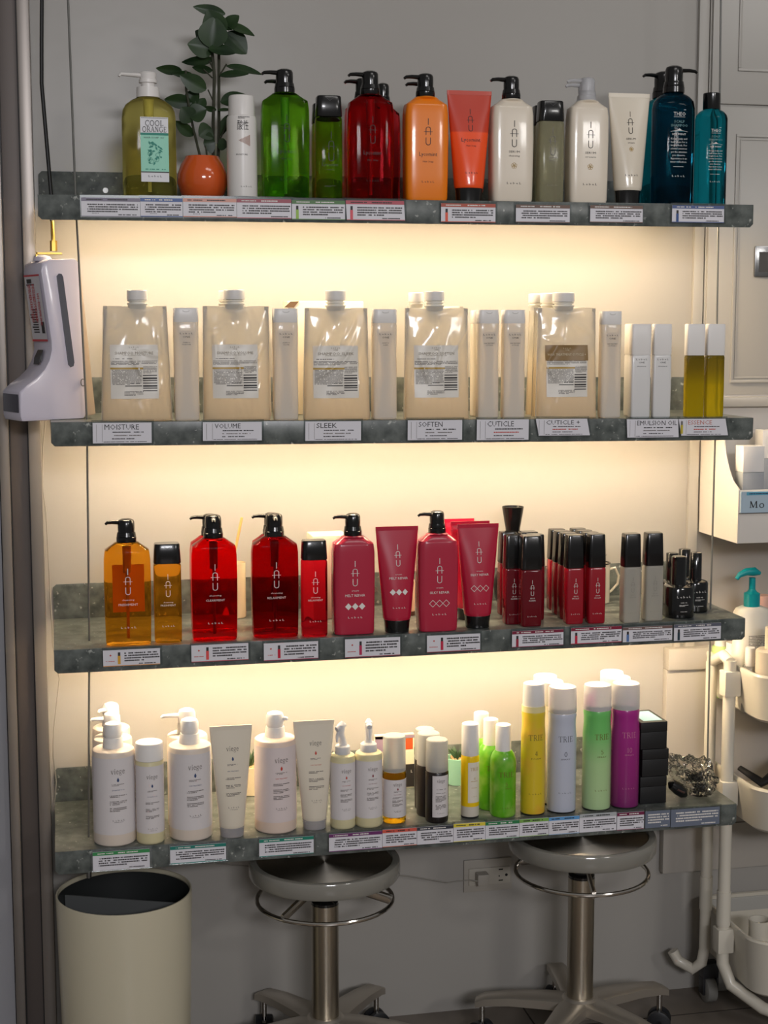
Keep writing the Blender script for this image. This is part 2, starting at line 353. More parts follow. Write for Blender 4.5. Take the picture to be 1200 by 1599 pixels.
# ------------------------------------------------------------------ shelves, cables, strips
desc = ['top speckled grey shelf carrying green, red, orange and teal bottles', 'second speckled grey shelf from the top carrying cream refill pouches',
        'third speckled grey shelf from the top carrying red and amber bottles', 'lowest speckled grey shelf carrying white bottles and coloured spray cans']
led_m = mat('warm light strip', (255, 229, 190), .4, emit=LED)
hw = mat('zinc screw', (130, 130, 128), .35, metal=1)
for s in range(4):
    x0 = SX[s]; z = SZ[s]; ry = -math.atan(ST[s]/LEN)
    t = thing('wall_shelf', desc[s], 'shelf', 'speckled grey wall shelves', (x0, 0, z), 0, ry)
    obj('board', MB().box(0, LEN, .002, DEP, -.003, 0), shelf_m, t)
    c = .006
    obj('front_lip', MB().prism([(0, -.0002), (LEN, -.0002), (LEN, -LIP+c), (LEN-c, -LIP), (c, -LIP), (0, -LIP+c)], 0, .0025), shelf_m, t, bevel=.0006)
    obj('back_upstand', MB().prism([(0, 0), (LEN, 0), (LEN, UP-c), (LEN-c, UP), (c, UP), (0, UP-c)], DEP-.0025, DEP), shelf_m, t, bevel=.0006)
    m = MB()
    for xx in (.12, .62, 1.15): m.add(*[(lambda q: (q.v, q.f))(MB().tube([(xx, DEP-.0045, UP*.5), (xx, DEP-.0024, UP*.5)], .005, 12))][0])
    obj('screw_heads', m, hw, t)
    if s < 3:
        b = thing('led_strip', ['warm light strip under the top shelf', 'warm light strip under the pouch shelf', 'warm light strip under the shelf of red bottles'][s], 'light strip', 'light strips under the shelves', (x0, 0, z), 0, ry)
        obj('housing', MB().box(.03, LEN-.03, .118, .142, -.010, -.0032), mat('aluminium profile', (180, 180, 180), .4, metal=.8), b)
        obj('diffuser', MB().box(.035, LEN-.035, .121, .139, -.0128, -.0101), led_m, b)
def cable(pxs, label, y=.069):
    pts = [P(px, py, 1, y) for px, py in pxs]
    m = MB(); m.tube(pts, .0019, 8)
    o = thing('suspension_cable', label, 'cable', 'steel shelf cables')
    obj('wire', m, cable_m, o); k = MB(); q = pts[-1]
    k.tube([q+Vector((0, 0, -.030)), q+Vector((0, 0, .004))], .0045, 10); obj('end_ferrule', k, hw, o)
cable([(104, -60), (118, 306), (136, 657), (139.5, 1001), (138.6, 1345)], 'thin steel cable holding the left ends of the shelves')
cable([(1127, -60), (1123, 310), (1118, 652), (1110, 958), (1104, 1262)], 'thin steel cable holding the right ends of the shelves', .10)
# black lead that hangs from above to the top shelf, brass rod and bracket
pts = [P(px, py, 1, .16) for px, py in ((66, -60), (65, 60), (65, 130), (71, 200), (77, 270), (80, 304), (81, 345))]
tag(obj('power_cable', MB().tube(pts, .0034, 10), mat('black cable sheath', (16, 16, 16), .5)), 'thick black cable hanging down the wall at top left', 'cable')
brass = mat('brass', (176, 142, 70), .3, metal=1)
br = thing('brass_fitting', 'brass rod and bracket just above the hand sanitizer dispenser', 'bracket')
a = P(81.5, 345, 1, .16); b_ = P(84, 392, 1, .16)
obj('rod', MB().tube([a, b_], .0034, 10), brass, br); obj('nut', MB().tube([b_+Vector((0, 0, .018)), b_+Vector((0, 0, .0))], .0062, 6), brass, br)
c_ = P(56, 397, 1, .16)
obj('arm', MB().box(c_.x, b_.x+.014, .15, .17, b_.z-.006, b_.z-.003).box(c_.x, c_.x+.003, .15, .29, b_.z-.02, b_.z-.003), brass, br)
pts = [P(px, py, 1, .26) for px, py in ((71, 655), (67, 700), (66, 760), (72, 800), (77, 900), (83, 1010), (93, 1060), (84, 1140), (83, 1180), (88, 1220), (82, 1290), (80, 1330))]
tag(obj('thin_cord', MB().tube(pts, .0012, 6), mat('grey cord', (150, 146, 138), .6)), 'thin pale cord trailing down the wall beside the left shelf ends', 'cord')

# ------------------------------------------------------------------ product builders (origin: centre of base, front faces -y)
def fit(s, pl, pr, yt, base, r, k=.8):
    """size and place of a thing standing on shelf s: left/right edge, top, front foot; r = depth / width, k = how boxy"""
    pc = (pl+pr)/2; z = zs(s, .6); yf = base
    for _ in range(3):
        if base > 10: yf = P(pc, base, 2, z).y
        w = .08
        for _ in range(4):
            yc = yf+r*w/2; o = k*r*w/2
            a = P(pl, yt+120, 1, yc+o).x; b = P(pr, yt+120, 1, yc-o).x; w = b-a
        xc = (a+b)/2; z = zs(s, xc)
    h = P(pc, yt, 1, yc).z-z
    return (xc, yc, z+.0002), w, h
def shift(rings, dx=0, dy=0, dz=0):
    return [(q[0]+dz, q[1], q[2], q[3], (q[4] if len(q) > 4 else 0)+dx, (q[5] if len(q) > 5 else 0)+dy) for q in rings]
def scale_rings(spec, w, h, r):
    return [(z*h, rx*w/2, rx*w/2*r*(e[0] if e else 1), p) for z, rx, p, *e in spec]
def pump(root, z0, rc, hp, nl, ang, m_, style='iau'):
    """locked pump head: collar, head with nozzle. z0 base, rc collar radius, hp height, nl nozzle reach, ang turn of nozzle (0 = to the left)"""
    hc = hp*(.42 if style == 'iau' else .40)
    col = MB()
    if style == 'iau':
        col.loft([(z0, rc*.96, rc*.96, 2), (z0+.001, rc, rc, 2), (z0+hc*.52, rc, rc, 2), (z0+hc*.56, rc*.95, rc*.95, 2), (z0+hc*.6, rc*.97, rc*.97, 2), (z0+hc, rc*.90, rc*.90, 2)], 36)
        rh = rc*.84
        hd = MB().loft([(z0+hc, rh*.98, rh*.98, 2), (z0+hp*.62, rh, rh, 2), (z0+hp*.86, rh*.98, rh*.98, 2), (z0+hp*.95, rh*.86, rh*.86, 2), (z0+hp, rh*.55, rh*.55, 2)], 32)
        zn = z0+hp*.84; tip = [(-rh*.5, zn), (-rh-nl*.45, zn+.0008), (-rh-nl*.85, zn), (-rh-nl, zn-.0028)]; rr = [.0052, .0042, .0036, .0028]
        fl_ = .8
    elif style == 'dome':
        col.loft([(z0, rc*.98, rc*.98, 2), (z0+.001, rc, rc, 2), (z0+hc*.85, rc*.93, rc*.93, 2), (z0+hc, rc*.9, rc*.9, 2)], 36)
        rh = rc*.90
        hd = MB().loft([(z0+hc, rh*.86, rh*.86, 2), (z0+hp*.48, rh*.95, rh*.95, 2), (z0+hp*.55, rh, rh, 2), (z0+hp*.84, rh*.96, rh*.96, 2), (z0+hp*.94, rh*.82, rh*.82, 2), (z0+hp, rh*.45, rh*.45, 2)], 32)
        zn = z0+hp*.72; tip = [(-rh*.5, zn), (-rh-nl*.5, zn+.001), (-rh-nl*.9, zn+.001), (-rh-nl, zn-.002)]; rr = [.0058, .0046, .0036, .003]; fl_ = .8
    else:  # stepped, slim neck
        col.loft([(z0, rc*.98, rc*.98, 2), (z0+hc, rc*.95, rc*.95, 2)], 36)
        rh = rc*.80
        hd = MB().loft([(z0+hc, rh*.7, rh*.7, 2), (z0+hp*.56, rh*.72, rh*.72, 2), (z0+hp*.58, rh*.95, rh*.95, 2), (z0+hp*.7, rh*.95, rh*.95, 2), (z0+hp*.72, rh*.85, rh*.85, 2), (z0+hp*.95, rh*.95, rh*.95, 2), (z0+hp, rh*.8, rh*.8, 2)], 32)
        zn = z0+hp*.86; tip = [(-rh*.5, zn), (-rh-nl*.5, zn), (-rh-nl*.9, zn), (-rh-nl, zn-.004)]; rr = [.0055, .0045, .004, .003]; fl_ = .7
    ca, sa = math.cos(ang), math.sin(ang)
    obj('collar', col, m_, root); hdo = obj('pump_head', hd, m_, root)
    obj('nozzle', MB().tube([(x*ca, x*sa, z) for x, z in tip], rr, 12, fl_), m_, hdo)
IAUB = [(0, .86, 5), (.006, .93, 5), (.03, .965, 5), (.25, .985, 5), (.62, 1.0, 5), (.84, .985, 5), (.905, .95, 5), (.925, .93, 5), (.975, .62, 3.2), (.992, .52, 2.4, 1.35), (1.0, .46, 2, 1.6)]
def iau_pump(s, pl, pr, yt, base, label, group, body, ink, lines, cap=None, ang=0, nl=.024, rz=0, tube=None, style='iau', hb=.815, tone=None):
    loc, w, h = fit(s, pl, pr, yt, base, .58)
    t = thing('pump_bottle', label, 'bottle', group, loc, rz)
    H_ = h*hb; rings = scale_rings(IAUB, w, H_, .58); rings[-1] = (H_, w*.23, w*.23, 2); rings[-2] = (H_*.992, w*.26, w*.24, 2.4)
    obj('body', MB().loft(rings, 48), body, t)
    pump(t, H_-.0005, w*.215, h-H_, nl, ang, cap or black, style)
    if tube:
        obj('dip_tube', MB().loft([(H_*.70, w*.085, w*.085, 2), (H_*.95, w*.095, w*.095, 2)], 20).loft([(.01, .0028, .0028, 2), (H_*.70, .0028, .0028, 2)], 10), tube, t)
    if lines:
        it = [('i', 0, h*(.535 if s == 0 else .512), h*.205)]
        for a in lines:
            zf = a[1]*h; it.append((a[0], a[2], 0, zf)+tuple(a[3:]) if a[0] in 'ts' else a)
        prints(t, rings, it, ink)
    return t
L1 = 'L e b e L'
def iau_lines(w1, w2, big=False, mint=False):
    if mint: return [('t', .363, 'Lycomint', .0072, .032), ('t', .305, w2, .0032, .019), ('t', .148, L1, .0034, .022)]
    return [('t', .368, w1, .0028, .021), ('t', .330, w2, .0040, .033), ('t', .148, L1, .0034, .026)]
def flip_bottle(s, pl, pr, yt, base, label, group, body, capm, ink, items, capf=.20, r=.72, p=4.5, taper=.93, rz=0, name='flip_top_bottle', flare=False, cap_slope=0, notch=True, cw=.985):
    loc, w, h = fit(s, pl, pr, yt, base, r)
    t = thing(name, label, 'bottle', group, loc, rz)
    hb = h*(1-capf); a = w/2
    rings = [(0, a*.90, a*.90*r, p), (.0012, a*.955, a*.955*r, p), (.004, a*.985, a*.985*r, p), (hb*.5, a, a*r, p), (hb-.004, a*.985, a*.985*r, p), (hb-.0012, a*.94, a*.94*r, p), (hb, a*.90, a*.9*r, p)]
    obj('body', MB().loft(rings, 40), body, t)
    c0 = a*cw
    cr = [(hb, c0*.96, c0*.96*r, p), (hb+.0012, c0, c0*r, p), (h-.002, c0*taper, c0*taper*r, p), (h, c0*taper*.94, c0*taper*.94*r, p)]
    mb = MB().loft(cr, 40)
    if cap_slope:
        mb.v = [(x, y, z+(cap_slope*(x/a) if z > hb+(h-hb)*.7 else 0)) for x, y, z in mb.v]
    cp = obj('cap', mb, capm, t)
    if notch: prints(cp, cr, [('p', [(-a*.28, h-.0035), (0, h-.0085), (a*.28, h-.0035), (a*.28, h-.0042), (0, h-.0092), (-a*.28, h-.0042)])], mat('cap seam '+capm.name, (60, 60, 60) if capm is black else (165, 160, 155), .5), 'lid_notch')
    if items: prints(t, rings, [tuple(i) for i in items(h)], ink)
    t['_r'] = 0; del t['_r']
    return t, rings, w, h
L1 = 'L e b e L'
def squeeze_tube(s, pl, pr, yt, base, label, group, body, capm, ink, items, capf=.12, bw=.66, foot=.56, rz=0, crimp=None):
    loc, w, h = fit(s, pl, pr, yt, base, .45, 0)
    t = thing('squeeze_tube', label, 'tube', group, loc, rz)
    a = w/2; hc = h*capf
    ry0 = a*bw*.82
    rings = [(hc, a*bw*.93, ry0*.95, 2), (hc+.003, a*bw*.99, ry0, 2), (hc+.006, a*bw, ry0, 2)]
    for i in range(1, 9):
        q = i/8; z = hc+.006+(h*.965-hc-.006)*q
        rings.append((z, a*(bw+(1-bw)*q), ry0*(1-q**1.25)+.0012, 2+q*.6))
    obj('body', MB().loft(rings, 48), body, t)
    obj('crimped_seal', MB().loft([(h*.962, a*1.003, .0014, 7), (h, a*1.003, .0012, 7)], 32), crimp or body, t)
    f_ = a*foot
    obj('cap', MB().loft([(0, f_*.96, f_*.80, 2.2), (.001, f_*1.0, f_*.84, 2.2), (hc*.75, f_*1.05, f_*.88, 2.2), (hc*.97, f_*1.09, f_*.92, 2.2), (hc, f_*1.05, f_*.9, 2.2)], 40), capm, t)
    if items: prints(t, rings, items(h), ink, off=.0006)
    return t, rings, w, h
def can(s, pl, pr, yt, base, label, group, body, capm, ink, items, capf=.19, wave=True, collar=None, capw=.99, nm='spray_can'):
    loc, w, h = fit(s, pl, pr, yt, base, 1, 0)
    t = thing(nm, label, 'bottle' if nm != 'spray_can' else 'spray can', group, loc)
    a = w/2; hb = h*(1-capf)
    k = .945 if wave else 1
    rings = [(0, a*.93, a*.93, 2), (.002, a*.985, a*.985, 2), (.005, a, a, 2), (hb*.6, a, a, 2), (hb*.76, a*1.0, a, 2), (hb*.86, a*k, a*k, 2), (hb*.93, a*k, a*k, 2), (hb*.975, a*.985, a*.985, 2), (hb, a*.93, a*.93, 2)]
    obj('body', MB().loft(rings, 44), body, t)
    obj('base_rim', MB().loft([(-.0001, a*.95, a*.95, 2), (.0022, a*1.004, a*1.004, 2), (.0034, a*1.004, a*1.004, 2)], 44, top=False, bot=False), mat('dark can rim', (70, 70, 70), .35, metal=.7), t)
    z = hb
    if collar: obj('collar', MB().loft([(hb-.001, a*.97, a*.97, 2), (hb+.010, a*.97, a*.97, 2)], 40), collar, t); z = hb+.009
    c = a*capw
    obj('cap', MB().loft([(z, c*.97, c*.97, 2), (z+.001, c, c, 2), (h-.004, c*.965, c*.965, 2), (h-.001, c*.93, c*.93, 2), (h, c*.85, c*.85, 2)], 44), capm, t)
    if items: prints(t, rings, items(h), ink)
    return t, rings, w, h
def frosted(name, rgb, rough=.35, trans=.55): return mat(name, rgb, rough, trans=trans, ior=1.35)
def liquid(name, rgb, rough=.06, ior=1.15): return mat(name, rgb, rough, trans=1, ior=ior)

# ================================================================== top shelf
G1 = 'bottles on the top shelf'
# yellow hair soap bottle with a white pump
def hair_soap():
    loc, w, h = fit(0, 190, 276, 113, .014, .55, .6)
    t = thing('pump_bottle', 'yellow liquid soap bottle with white pump and mint green fruit label', 'bottle', G1, loc)
    H_ = h*.80; rings = scale_rings([(0, .9, 4), (.008, .97, 4), (.03, 1, 4), (.5, 1, 4), (.78, 1, 4), (.86, .965, 3.6), (.92, .85, 3), (.965, .64, 2.6), (.99, .46, 2.2), (1.0, .38, 2, 1.6)], w, H_, .55)
    m_ = liquid('yellow soap', (244, 232, 132)); obj('body', MB().loft(rings, 48), m_, t)
    pump(t, H_-.0005, w*.22, h-H_, .034, .25, white_p, 'slim')
    obj('dip_tube', MB().loft([(.01, .0032, .0032, 2), (H_*.78, .0032, .0032, 2)], 10).loft([(H_*.78, .008, .008, 2), (H_*.97, .009, .009, 2)], 16), mat('pale dip tube', (214, 210, 170), .4), t)
    x0, x1 = -w*.17, w*.345
    z = lambda py: (308-py)/195*h
    lp = panel(t, rings, x0, x1, z(285), z(185), paper, 'front_label')
    panel(t, rings, x0, x1, z(269), z(213), mat('mint label', (150, 214, 190), .5), 'mint_band', .0006)
    cx = (x0+x1)/2
    prints(t, rings, [('s', 'COOL', cx, z(194.5), .0085, .030), ('s', 'ORANGE', cx, z(204), .0085, .040), ('t', 'HAIR SOAP  SC', cx-.001, z(216.7), .0027, .033), ('t', 'L e b e L', cx, z(276), .0032, .022), ('r', x0+.001, z(186.8), x1-.001, z(186.3)), ('r', x0, z(270.8), x1, z(269.2))], black_ink, off=.0009)
    green = mat('teal ink', (20, 130, 112), .5)
    rnd = random.Random(4); it = [('r', x0, z(213), x1, z(209.5)), ('m', cx, z(265.5), .034, .0026, 1, .0009)]
    for i in range(26):
        a = rnd.uniform(0, 6.3); c = (cx+rnd.uniform(-.011, .011), z(241)+rnd.uniform(-.018, .018)); l = rnd.uniform(.004, .009); b = .0016
        d = (math.cos(a), math.sin(a)); e = (-d[1], d[0])
        it.append(('p', [(c[0]-d[0]*l/2, c[1]-d[1]*l/2), (c[0]+e[0]*b, c[1]+e[1]*b), (c[0]+d[0]*l/2, c[1]+d[1]*l/2), (c[0]-e[0]*b, c[1]-e[1]*b)]))
    for i in range(7): it.append(('l', arc(cx+rnd.uniform(-.009, .009), z(241)+rnd.uniform(-.015, .015), .0035, .0035, 0, 360, 12), .0005))
    prints(t, rings, it, green, 'fruit_drawing', off=.0011)
hair_soap()
# white acid conditioner bottle
def acid_items(h):
    return [('t', '酸性', -.001, h*.70, .0130, .019), ('m', .001, h*.775, .020, .0042, 2), ('t', 'MOISTURE', -.003, h*.42, .0028, .019), ('t', L1, .004, h*.115, .0028, .019)]
t, rg, w_, h_ = can(0, 355, 402, 150, .016, 'white bottle with grey characters and brown triangle beside the orange pot', G1, white_p, white_p, black_ink, acid_items, capf=.20, wave=False, capw=.88, nm='round_bottle')
it = []
for i in range(9):
    xx = -.008+i*.0022; hh = .0008+i*.00105
    it.append(('r', xx, h_*.555-hh, xx+.0011, h_*.555+hh))
prints(t, rg, it, mat('copper ink', (150, 96, 70), .5), 'triangle_print')
green_l = liquid('green shampoo', (176, 226, 96)); lime_l = liquid('lime tonic', (186, 226, 80)); redl = liquid('red gel shampoo', (238, 62, 72))
orange_o = mat('orange cream bottle', (240, 128, 10), .28, coat=.4, sub=.1); or_tube = mat('orange tube', (250, 84, 26), .3, coat=.3, sub=.1)
levels(or_tube, [(0, (250, 84, 26)), (.118, (250, 84, 26)), (.121, (206, 62, 34)), (.16, (196, 58, 34))])
pearl = mat('pearl white bottle', (226, 214, 196), .28, coat=.4, sub=.05)
mint = iau_lines('', 'Hair Soap', mint=True)
iau_pump(0, 410, 482, 122, .10, 'green pump bottle hidden behind the front green one', G1, green_l, None, None, nl=.022)
iau_pump(0, 406, 485, 108, .012, 'large green transparent pump bottle with black pump', G1, green_l, black_ink, mint, tube=mat('green dip tube', (90, 150, 40), .4))
def mint_items(h): return [('i', .002, h*.51, h*.28), ('t', 'Lycomint', 0, h*.335, .0055, .028), ('m', 0, h*.285, .018, .0016, 1), ('m', 0, h*.125, .02, .003, 2)]
flip_bottle(0, 486, 525, 163, .09, 'second small green bottle mostly hidden behind the front small green one', G1, lime_l, black, None, None)
flip_bottle(0, 491, 536, 151, .012, 'small lime green bottle with black cap between green and red pumps', G1, lime_l, black, black_ink, mint_items)
iau_pump(0, 536, 596, 122, .085, 'red pump bottle standing behind at the left of the front red one', G1, redl, None, None, nl=.02)
iau_pump(0, 570, 627, 130, .15, 'red pump bottle furthest back behind the front red one', G1, redl, None, None, nl=.01)
iau_pump(0, 540, 617, 111, .012, 'large transparent red pump bottle at the front of the top shelf', G1, redl, black_ink, mint, tube=mat('red dip tube', (150, 20, 30), .4))
iau_pump(0, 632, 698, 126, .095, 'orange pump bottle hidden behind the front orange one', G1, orange_o, None, None)
iau_pump(0, 627, 702, 115, .012, 'opaque orange pump bottle with black pump beside the orange tube', G1, orange_o, black_ink, mint)
def tub(lines):
    def f(h): return [('i', 0, h*.732, h*.20)]+[(a[0], a[2], 0, a[1]*h)+tuple(a[3:]) for a in lines]
    return f
squeeze_tube(0, 702, 766, 145, .10, 'second orange tube just behind the front orange tube', G1, or_tube, black, None, None)
squeeze_tube(0, 698, 767, 142, .012, 'orange squeeze tube standing on a black cap on the top shelf', G1, or_tube, black, black_ink, tub([('t', .555, 'Lycomint', .0068, .034), ('t', .50, 'Hair Soap', .0028, .018), ('r',)*0 or ('t', .255, L1, .0030, .022)]))
def flower(t, rings, z, r=.0052):
    it = [('l', arc(0+math.cos(R_(90+72*i))*r*.55, z+math.sin(R_(90+72*i))*r*.55, r*.45, r*.45, 0, 360, 8), .0006) for i in range(5)]
    prints(t, rings, it, gold_ink, 'gold_flower')
def rings_of(w, h, hb=.815): return scale_rings(IAUB, w, h*hb, .58)
ser = lambda a: [('t', .395, 'SERUM', .0038, .020), ('t', .363, a, .0030, .020), ('t', .148, L1, .0036, .026)]
t = iau_pump(0, 761, 835, 119, .012, 'pearl white cleansing pump bottle with a black pump', G1, pearl, black_ink, ser('cleansing'))
loc, w_, h_ = fit(0, 761, 835, 119, .012, .58); flower(t, rings_of(w_, h_), h_*.285)
whey = mat('clear whey liquid', (204, 200, 168), .12, trans=.75, ior=1.2)
flip_bottle(0, 828, 868, 166, .085, 'black capped small bottle behind the clear yellowish one', G1, whey, black, None, None)
flip_bottle(0, 835, 882, 159, .012, 'small cloudy yellowish bottle with black cap between two white pump bottles', G1, whey, black, grey_ink, lambda h: [('i', 0, h*.60, h*.27), ('t', 'SERUM', 0, h*.44, .0028, .015), ('t', 'cleansing', 0, h*.41, .0022, .014), ('t', L1, 0, h*.17, .0026, .018)])
iau_pump(0, 880, 945, 128, .095, 'white pump bottle hidden behind the white one with clear white pump', G1, pearl, None, None, cap=frosted('translucent white pump', (225, 225, 228)))
t = iau_pump(0, 881, 952, 121, .012, 'pearl white cream pump bottle with a translucent white pump', G1, pearl, black_ink, ser('cream'), cap=MATS['translucent white pump'])
loc, w_, h_ = fit(0, 881, 952, 121, .012, .58); flower(t, rings_of(w_, h_), h_*.285)
pt = mat('pearl tube', (224, 213, 194), .28, coat=.4, sub=.05)
t, rg, w_, h_ = squeeze_tube(0, 949, 1013, 146, .012, 'pearl white squeeze tube standing on a black cap', G1, pt, black, black_ink, tub([('t', .585, 'SERUM', .0034, .018), ('t', .55, 'cream', .0026, .013), ('t', .255, L1, .0032, .024)]))
flower(t, rg, h_*.49, .004)
teal_l = liquid('teal shampoo', (20, 146, 166)); teal_d = liquid('deep teal shampoo', (24, 116, 142))
def theo(pl, pr, yt, base, label, front, nl, ang, mt):
    loc, w, h = fit(0, pl, pr, yt, base, .8, .5)
    t = thing('pump_bottle', label, 'bottle', G1, loc); H_ = h*.805
    rings = scale_rings([(0, .92, 3), (.008, .985, 3), (.02, 1, 3), (.5, 1, 3), (.86, 1, 3), (.92, .95, 2.8), (.96, .80, 2.4), (.985, .6, 2.2), (1, .42, 2)], w, H_, .8)
    obj('body', MB().loft(rings, 44), mt, t); pump(t, H_-.0005, w*.26, h-H_, nl, ang, black, 'iau')
    if front:
        z = lambda py: (316-py)/213*h; it = []
        it += [('t', 'THEO', 0, z(179), .0070, .023), ('r', .008, z(172.5), .012, z(173.2)), ('r', -.011, z(183.5), .011, z(183.9)), ('t', 'ICE MINT', 0, z(209.8), .0035, .026), ('p', [(-.017, z(206)), (-.004, z(203.5)), (0, z(201)), (.005, z(203.8)), (.017, z(206))])]
        for i, q in enumerate(('Keeps scalp and', 'hair clean for a', 'bright look. For', 'a better tomorrow', 'get the attention', 'you deserve.', 'Appearance is an', 'inner reflection.')): it.append(('t', q, 0, z(216.5+i*5), .0034, .031-.006*(i == 5)))
        it += [('m', 0, z(259), .02, .0018, 1, .0009), ('t', L1, 0, z(273), .0034, .024)]
        prints(t, rings, it, white_ink); prints(t, rings, [('t', 'SCALP', 0, z(190.5), .0046, .020), ('t', 'SHAMPOO', 0, z(196.5), .0046, .032)], mat('teal grey ink', (110, 150, 150), .5), 'lettering_dim')
theo(999, 1070, 112, .10, 'tall teal pump bottle behind, its spout turned left', False, .026, .15, teal_l)
theo(1016, 1086, 103, .012, 'tall dark teal pump bottle with spout turned right', True, .028, math.pi, teal_d)
def theo_s():
    loc, w, h = fit(0, 1083, 1136, 146, .012, .8, .5)
    t = thing('screw_cap_bottle', 'smaller teal bottle with black cap at the right end of the top shelf', 'bottle', G1, loc); H_ = h*.855
    rings = scale_rings([(0, .92, 3), (.008, .985, 3), (.02, 1, 3), (.5, 1, 3), (.90, 1, 3), (.94, .95, 2.8), (.975, .80, 2.4), (1, .55, 2)], w, H_, .8)
    obj('body', MB().loft(rings, 44), teal_l, t)
    obj('cap', MB().loft([(H_, w*.27, w*.27, 2), (H_+.001, w*.28, w*.28, 2), (h-.001, w*.275, w*.275, 2), (h, w*.26, w*.26, 2)], 36), black, t)
    z = lambda py: (316-py)/170*h
    it = [('t', 'THEO', 0, z(204), .0055, .019), ('r', .006, z(199.5), .010, z(200)), ('r', -.009, z(208), .009, z(208.4)), ('t', 'ICE MINT', 0, z(228.5), .0028, .022), ('p', [(-.014, z(225.5)), (-.003, z(223.5)), (0, z(221.5)), (.004, z(223.8)), (.014, z(225.5))])]
    for i, q in enumerate(('Keeps scalp and', 'hair clean for a', 'bright look. For', 'a better tomorrow', 'get the attention', 'you deserve.', 'Appearance is an', 'inner reflection.')): it.append(('t', q, 0, z(234.5+i*4), .0028, .026-.005*(i == 5)))
    it += [('m', 0, z(270), .018, .0016, 1, .0009), ('t', L1, 0, z(281), .0028, .019)]
    prints(t, rings, it, white_ink); prints(t, rings, [('t', 'SCALP', 0, z(213), .0036, .016), ('t', 'SHAMPOO', 0, z(218), .0036, .027)], MATS['teal grey ink'], 'lettering_dim')
theo_s()
